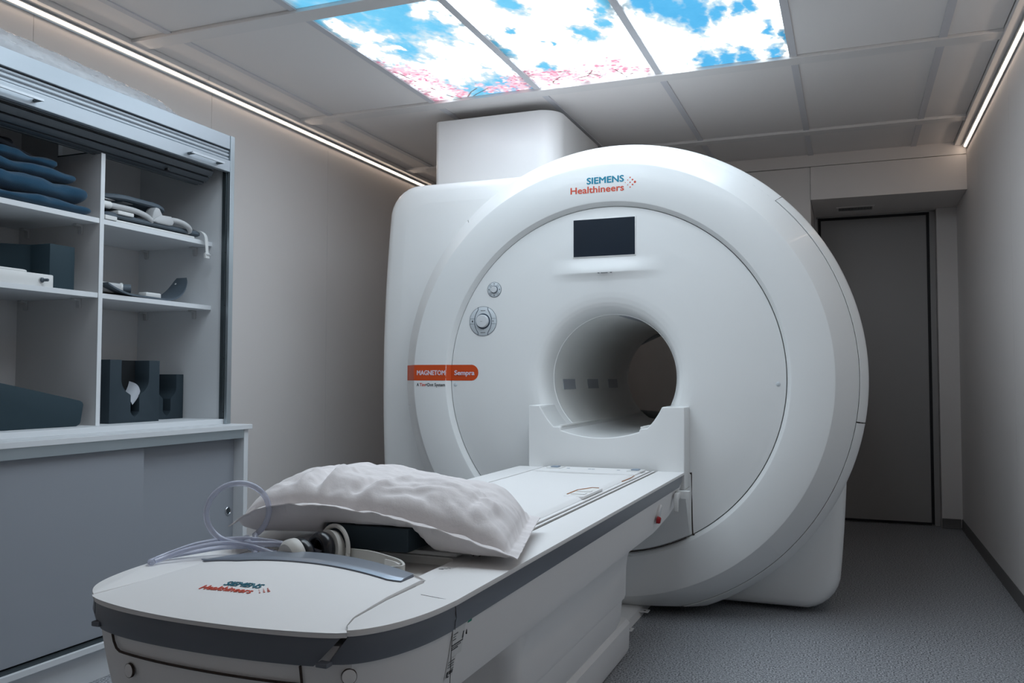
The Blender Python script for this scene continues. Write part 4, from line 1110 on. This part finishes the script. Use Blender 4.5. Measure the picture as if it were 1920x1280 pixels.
for k in range(3):
    y = 2.37 + k * .085
    bx('pad_window', 'coil_light', -2.60, -2.53, y, y + .05, 1.6555 + .002 * k, 1.6585 + .002 * k, co, .001)
MB().spin([(.022, 0), (.022, .006), (.018, .008), (0, .0085)], Matrix.Translation((-2.60, 2.45, 1.678)), 28).build('pad_button', 'coil_light', co)
MB().tube(smooth_path([(-2.51, 2.36, 1.630), (-2.505, 2.41, 1.630), (-2.49, 2.47, 1.626), (-2.49, 2.53, 1.616), (-2.495, 2.565, 1.602)], 6), .011, 12).build('cable', 'coil_light', co)
MB().tube([(-2.51, 2.338, 1.630), (-2.51, 2.375, 1.630)], .014, 12).build('cable_sleeve', 'plug_white', co)
MB().tube(smooth_path([(-2.50, 2.63, 1.622), (-2.485, 2.69, 1.623), (-2.482, 2.74, 1.612), (-2.490, 2.763, 1.598), (-2.51, 2.765, 1.592)], 6), .011, 12).build('cable', 'coil_light', co)
MB().prism([(2.555, 1.602), (2.60, 1.600), (2.615, 1.63), (2.595, 1.658), (2.575, 1.658), (2.565, 1.64)], 'x', -2.53, -2.485).bevel(.005, 2, 30).build('cable_clip', 'coil_light', co)
MB().prism([(2.555, 1.600), (2.66, 1.600), (2.668, 1.612), (2.655, 1.635), (2.60, 1.632), (2.57, 1.615)], 'x', -2.525, -2.48).bevel(.004, 2, 30).build('connector_body', 'coil_light', co)
for y in (2.39, 2.58): bx('pad_box', 'plug_white', -2.55, -2.482, y, y + .075, 1.599, 1.613, co, .003)
bx('white_clip', 'plug_white', -2.508, -2.486, 2.335, 2.39, 1.572, 1.588, co, .003)
st = thing('strap', (-2.48, 2.83, 1.50), 'white buckle strap hanging over the upper shelf edge', 'strap')
SP = [Vector(p) for p in ((-2.53, 2.78, 1.604), (-2.505, 2.80, 1.607), (-2.484, 2.825, 1.602), (-2.474, 2.838, 1.585), (-2.471, 2.842, 1.55), (-2.470, 2.844, 1.515))]
sm = MB(); rg = []
for p in smooth_path(SP, 6): rg.append([(p.x, p.y - .0085, p.z), (p.x + .002, p.y - .0085, p.z + .001), (p.x + .002, p.y + .0085, p.z + .001), (p.x, p.y + .0085, p.z)])
sm.loops(rg, cap0=True, cap1=True); sm.build('webbing', 'plug_white', st, 40)
bx('buckle', 'plug_white', -2.476, -2.464, 2.831, 2.856, 1.493, 1.517, st, .003); bx('buckle_bar', 'coil_light', -2.466, -2.461, 2.834, 2.862, 1.506, 1.512, st, .001)

# small flexible coil on the middle shelf
fc = thing('flex_coil', (-2.62, 2.6, 1.303), 'curved dark flexible coil with a plug on the middle shelf', 'scanner coil')
def fpath(t):
    y = 2.34 + .54 * t
    z = 1.306 + .030 * max(0, 1 - t / .28) ** 2 + .104 * max(0, (t - .60) / .40) ** 2.0
    return y - .045 * max(0, (t - .72) / .28) ** 2 * 1.0, z
fm_ = MB(); rg = []
for i in range(41):
    t = i / 40; y, z = fpath(t); w = .085 * (1 - t) ** .6 + .030
    xm = -2.585 + .03 * (1 - t) + .0 * t
    rg.append([(xm - w, y, z), (xm + w * .75, y, z), (xm + w * .75, y - .002, z + .007), (xm - w, y - .002, z + .007)])
fm_.loops(rg, cap0=True, cap1=True); fm_.build('flex_pad', 'coil', fc, 40)
y, z = fpath(.95); MB().spin([(.004, 0), (.004, .001)], frame((-2.60, y - .012, z + .004), (1, 0, 0), (0, .6, 1)), 12).build('rivet_hole', 'plug_white', fc)
MB().prism(rrect(2.345, 2.46, 1.313, 1.350, .014), 'x', -2.57, -2.515).bevel(.008, 3, 40).build('connector_body', 'coil_light', fc, 40)
M = Matrix.Translation((-2.53, 2.455, 1.334)) @ Vector((.62, .75, 0)).to_track_quat('Z', 'Y').to_matrix().to_4x4()
MB().spin([(.019, -.03), (.019, .005), (.016, .005), (.016, .034), (.0125, .034), (.0125, .010)], M, 28).build('plug', 'coil', fc, 30)
MB().spin([(.0195, -.004), (.0205, .002), (.0195, .006)], M, 28).build('plug_ring', 'plug_white', fc)
MB().tube([(-2.57, 2.49, 1.3165), (-2.57, 2.60, 1.3155)], .004, 8, flat=(1, 2)).build('cable', 'coil_light', fc)
MB().prism(rrect(2.595, 2.675, 1.3135, 1.335, .006), 'x', -2.585, -2.545).bevel(.004, 2, 40).build('inline_box', 'plug_white', fc, 40)

# long bundle in clear plastic on top of the cabinet
wr = thing('wrapped_roll', (-2.52, 2.15, 2.012), 'long roll in crinkled clear plastic lying on top of the cabinet', 'roll')
def roll(r0, amp, seed, y0, y1, taper):
    m_ = MB()
    def f(u, v):
        t = 2 * PI * u; y = y0 + (y1 - y0) * v
        k = 1 - .12 * v; e = max(0, (v - (1 - taper)) / taper) if taper else 0
        r = r0 * k * (1 - .80 * e ** 1.6)
        n = noise.noise(Vector((math.cos(t) * 2.2 + seed, math.sin(t) * 2.2, y * 13))) + .7 * noise.noise(Vector((math.cos(t) * 6, math.sin(t) * 6 + seed, y * 30))) 
        n = math.copysign(abs(n) ** .8, n)
        r += amp * n * (1 + 1.2 * e)
        x = -2.535 - .07 * v + 1.25 * r * math.cos(t); z = 2.0165 + r0 * k * (.97 - .3 * e) + r * .95 * math.sin(t)
        return (x, y, max(z, 2.0125))
    m_.grid(f, 64, 170, closed_u=True); return m_
roll(.050, .0035, 2, 1.66, 2.62, 0).build('inner_roll', 'wrap_in', wr, 60)
roll(.058, .0055, 8, 1.64, 2.88, .22).build('plastic_wrap', 'wrap', wr, 45)

# ------------------------------------------------------------------ on the table
fb = bx('foam_block', 'foam_black', -1.05, -.852, 1.590, 1.86, .6412, .690, None, .003, origin=(-.97, 1.72, .6412)); tag(fb, 'dark foam block under the pillow', 'foam block')

def pillow():
    m_ = MB()
    P00, P10, P01, P11 = Vector((-1.262, 1.535)), Vector((-.612, 1.592)), Vector((-1.395, 1.90)), Vector((-.712, 2.005))   # front left, front right, back left, back right
    CREASE = [(.28, .0, .34, .60, -.018, .016), (.31, .0, .40, .55, .014, .011), (.40, .02, .58, .50, -.014, .012), (.44, .02, .64, .45, .010, .010), (.50, .10, .72, .20, -.008, .009), (.22, .05, .27, .35, .008, .008), (.70, .25, .95, .35, .006, .009), (.12, .10, .30, .30, -.008, .012), (.60, .15, .78, .10, -.008, .010), (.55, .35, .80, .30, .007, .014), (.82, .10, .88, .60, -.010, .010), (.88, .15, .93, .55, .006, .008), (.20, .45, .45, .62, -.008, .016), (.66, .55, .86, .50, -.008, .012), (.05, .25, .20, .15, .006, .010)]
    def mid(u, v):
        # height of the middle sheet, draped over the block
        c = math.exp(-((u - .36) / .30) ** 2)
        h = .690 + .048 * c - .040 * max(0, (u - .50) / .5) ** 1.3 * (1 - .35 * v) - .004 * v
        h += -.030 * max(0, (.14 - u) / .14) ** 1.5 * (1 - v)
        h += .010 * math.sin(9 * u + 1.0) * (1 - v) ** 2
        return h
    def surf(u, v, top):
        a = P00.lerp(P10, u); b = P01.lerp(P11, u); p = a.lerp(b, v)
        # soft, bowed edges
        bow = .030 * math.sin(PI * u); p = p + Vector((0, bow * (v - .5) * -.6))
        du, dv = min(u, 1 - u) * .66, min(v, 1 - v) * .39
        d = min(du, dv)
        fu, fv = min(1, max(0, (du - .022) / (.16 if u < .5 else .085))), min(1, max(0, (dv - .022) / (.12 if v < .5 else .085)))
        t = (fu * (2 - fu)) ** .5 * (fv * (2 - fv)) ** .5
        n1 = noise.noise(Vector((u * 5 + 3, v * 4, 1.7))); n2 = noise.noise(Vector((u * 13 + v * 7, v * 9 - u * 4, 5.2))); n3 = noise.noise(Vector((u * 30 + v * 18, v * 22 - u * 9, 9.1)))
        fold = abs(noise.noise(Vector((u * 6 - v * 5, v * 3 + u * 2, 12.3)))) ; fb_ = min(1, max(0, (dv - .018) / .055)); ub_ = min(1, max(0, (du - .018) / .09)); tb = (fb_ * (2 - fb_)) ** .5 * (ub_ * (2 - ub_)) ** .5
        z = mid(u, v)
        if top: z += (.054 + .006 * math.exp(-((u - .30) / .25) ** 2) + .024 * math.exp(-((u - .78) / .20) ** 2)) * t + t * (.010 * n1 + .004 * n2 + .0026 * n3 - .020 * max(0, .22 - fold)) + .0012
        else: z -= .058 * tb * (1 + .25 * n1) + .0012
        if top:
            for (au, av, bu, bv, am, sg) in CREASE:
                du_, dv_ = (bu - au) * .66, (bv - av) * .39; L_ = math.hypot(du_, dv_)
                qx, qy = (u - au) * .66, (v - av) * .39
                s_ = (qx * du_ + qy * dv_) / L_ / L_; e_ = (qx * dv_ - qy * du_) / L_
                z += t * am * math.exp(-(e_ / sg) ** 2) * math.exp(-((s_ - .5) / .42) ** 4)
        # seam of the flange
        if top and .018 < d < .026 and d > 0: z -= .002
        z += (.006 * n2 + .0025 * n3) * (1 - t) * (1 if top else 0) + (.006 * n2 + .0025 * n3) * (1 - tb) * (0 if top else 1)
        ft = fu
        z = max(z, .6435 + (.0015 if top else 0))
        ex = max(-1.055 - p.x, p.x + .847, 1.585 - p.y, p.y - 1.865, 0)
        z = max(z, .6925 - 1.3 * ex + (.0025 if top else 0))
        return (p.x + .004 * n2, p.y + .004 * n1, z)
    N_, M_ = 120, 76
    A = m_.grid(lambda u, v: surf(u, v, True), N_, M_); B = m_.grid(lambda u, v: surf(u, v, False), N_, M_)
    def lp(V): return [V[i][0] for i in range(N_)] + [V[-1][j] for j in range(1, M_)] + [V[i][-1] for i in range(N_ - 2, -1, -1)] + [V[0][j] for j in range(M_ - 2, 0, -1)]
    a, b = lp(A), lp(B)
    for i in range(len(a)):
        j = (i + 1) % len(a); m_.bm.faces.new((a[i], a[j], b[j], b[i]))
    return m_
pw = pillow().build('pillow', 'fabric', None, 70, origin=(-.97, 1.75, .65)); tag(pw, 'rumpled white cotton pillow lying across the patient table', 'pillow')

# headphones in the tray
hp = thing('headphones', (-.98, 1.52, .600), 'cream headphones with black ear cushions in the table tray', 'headphones')
def ear(c, ax, shell_first):
    M = Matrix.Translation(c) @ Vector(ax).to_track_quat('Z', 'Y').to_matrix().to_4x4()
    MB().spin([(.014, -.024), (.034, -.022), (.0415, -.014), (.0425, -.004), (.0425, .002), (.036, .003)], M, 44).build('ear_cup', 'cup', hp, 40)
    prof = [(.020 + .0, .003)] + [(.028 + .0115 * math.cos(t), .016 + .0145 * math.sin(t)) for t in np.linspace(-.5 * PI, 1.5 * PI, 22)] + [(.012, .006), (0, .006)]
    MB().spin(prof[1:], M, 44).build('ear_cushion', 'cushion', hp, 60)
ear((-1.052, 1.484, .634), (.40, .91, .05), 0)
ear((-1.020, 1.548, .642), (-.36, -.92, .14), 1)
def band_strip(pts, w, th):
    pts = smooth_path(pts, 8); m_ = MB(); rg = []
    for i, p in enumerate(pts):
        t = (pts[min(i + 1, len(pts) - 1)] - pts[max(i - 1, 0)]).normalized()
        up = Vector((0, 0, 1)); n_ = t.cross(up).normalized() if abs(t.z) < .95 else Vector((0, 1, 0)).cross(t).normalized()
        wv = n_.cross(t).normalized()
        rg.append([tuple(p + wv * a * w / 2 + n_ * b * th / 2) for a, b in ((-1, -1), (1, -1), (1, 1), (-1, 1))])
    m_.loops(rg, cap0=True, cap1=True); return m_
band_strip([(-.966, 1.556, .636), (-.910, 1.543, .637), (-.840, 1.520, .632), (-.815, 1.500, .630), (-.806, 1.485, .629), (-.812, 1.472, .629), (-.84, 1.462, .628)], .026, .005).build('headband', 'cup', hp, 40)
band_strip([(-.868, 1.5265, .634), (-.842, 1.5165, .633), (-.822, 1.502, .632)], .014, .006).build('headband_pad', 'tray', hp, 40)
M = Matrix.Translation((-1.015, 1.553, .642)) @ Vector((-.36, -.92, .14)).to_track_quat('Z', 'Y').to_matrix().to_4x4()
# yoke arching over the far cup
yk = [tuple(M @ Vector((.0505 * math.cos(a), .0505 * math.sin(a), -.008))) for a in np.linspace(0, PI * 2, 40)]
MB().tube(yk, .0048, 8, flat=(1.0, 1.0)).build('yoke', 'cup', hp, 40)

# clear air hose: one standing loop and loose runs on the table edge
hs = thing('air_hose', (-1.20, 1.52, .626), 'clear plastic air hose with one standing loop on the table', 'hose')
u_ = Vector((.80, .60, 0)); c0 = Vector((-1.212, 1.505, .7155)); zz = Vector((0, 0, 1)); R0 = .0630
lp = [c0 + u_ * (R0 * 1.03 * math.cos(t)) + zz * (R0 * .98 * math.sin(t)) + Vector((.777, -.63, 0)) * (.012 * (t / PI - .8)) for t in np.linspace(-.95, 1.5 * PI + .35, 44)]
hose = [Vector((-1.075, 1.502, .642)), Vector((-1.125, 1.525, .6515))] 
start = smooth_path([tuple(Vector((-1.145, 1.475, .634))), tuple(lp[0])], 3)[:-1]
tail = [(-1.175, 1.492, .6555), (-1.12, 1.525, .652), (-1.06, 1.535, .645), (-1.02, 1.530, .640)]
MB().tube(start + lp + [Vector(p) for p in smooth_path([tuple(lp[-1])] + tail, 6)][1:], .0062, 12).build('hose_loop', 'tube', hs, 60)
runs = [[(-1.05, 1.535, .641), (-1.13, 1.525, .656), (-1.21, 1.500, .662), (-1.275, 1.462, .654), (-1.312, 1.425, .640), (-1.325, 1.39, .6315)],
        [(-1.10, 1.490, .638), (-1.17, 1.488, .652), (-1.23, 1.470, .656), (-1.275, 1.432, .648), (-1.300, 1.395, .637), (-1.308, 1.37, .6315)],
        [(-1.12, 1.515, .636), (-1.19, 1.520, .642), (-1.25, 1.500, .640), (-1.297, 1.455, .634), (-1.318, 1.42, .6315)],
        [(-1.325, 1.39, .6315), (-1.316, 1.365, .6315), (-1.303, 1.36, .6315)],
        [(-1.31, 1.66, .632), (-1.29, 1.60, .636), (-1.24, 1.545, .642), (-1.17, 1.505, .640)]]
for r in runs: MB().tube(smooth_path(r, 8), .0050, 10).build('hose_run', 'tube', hs, 60)
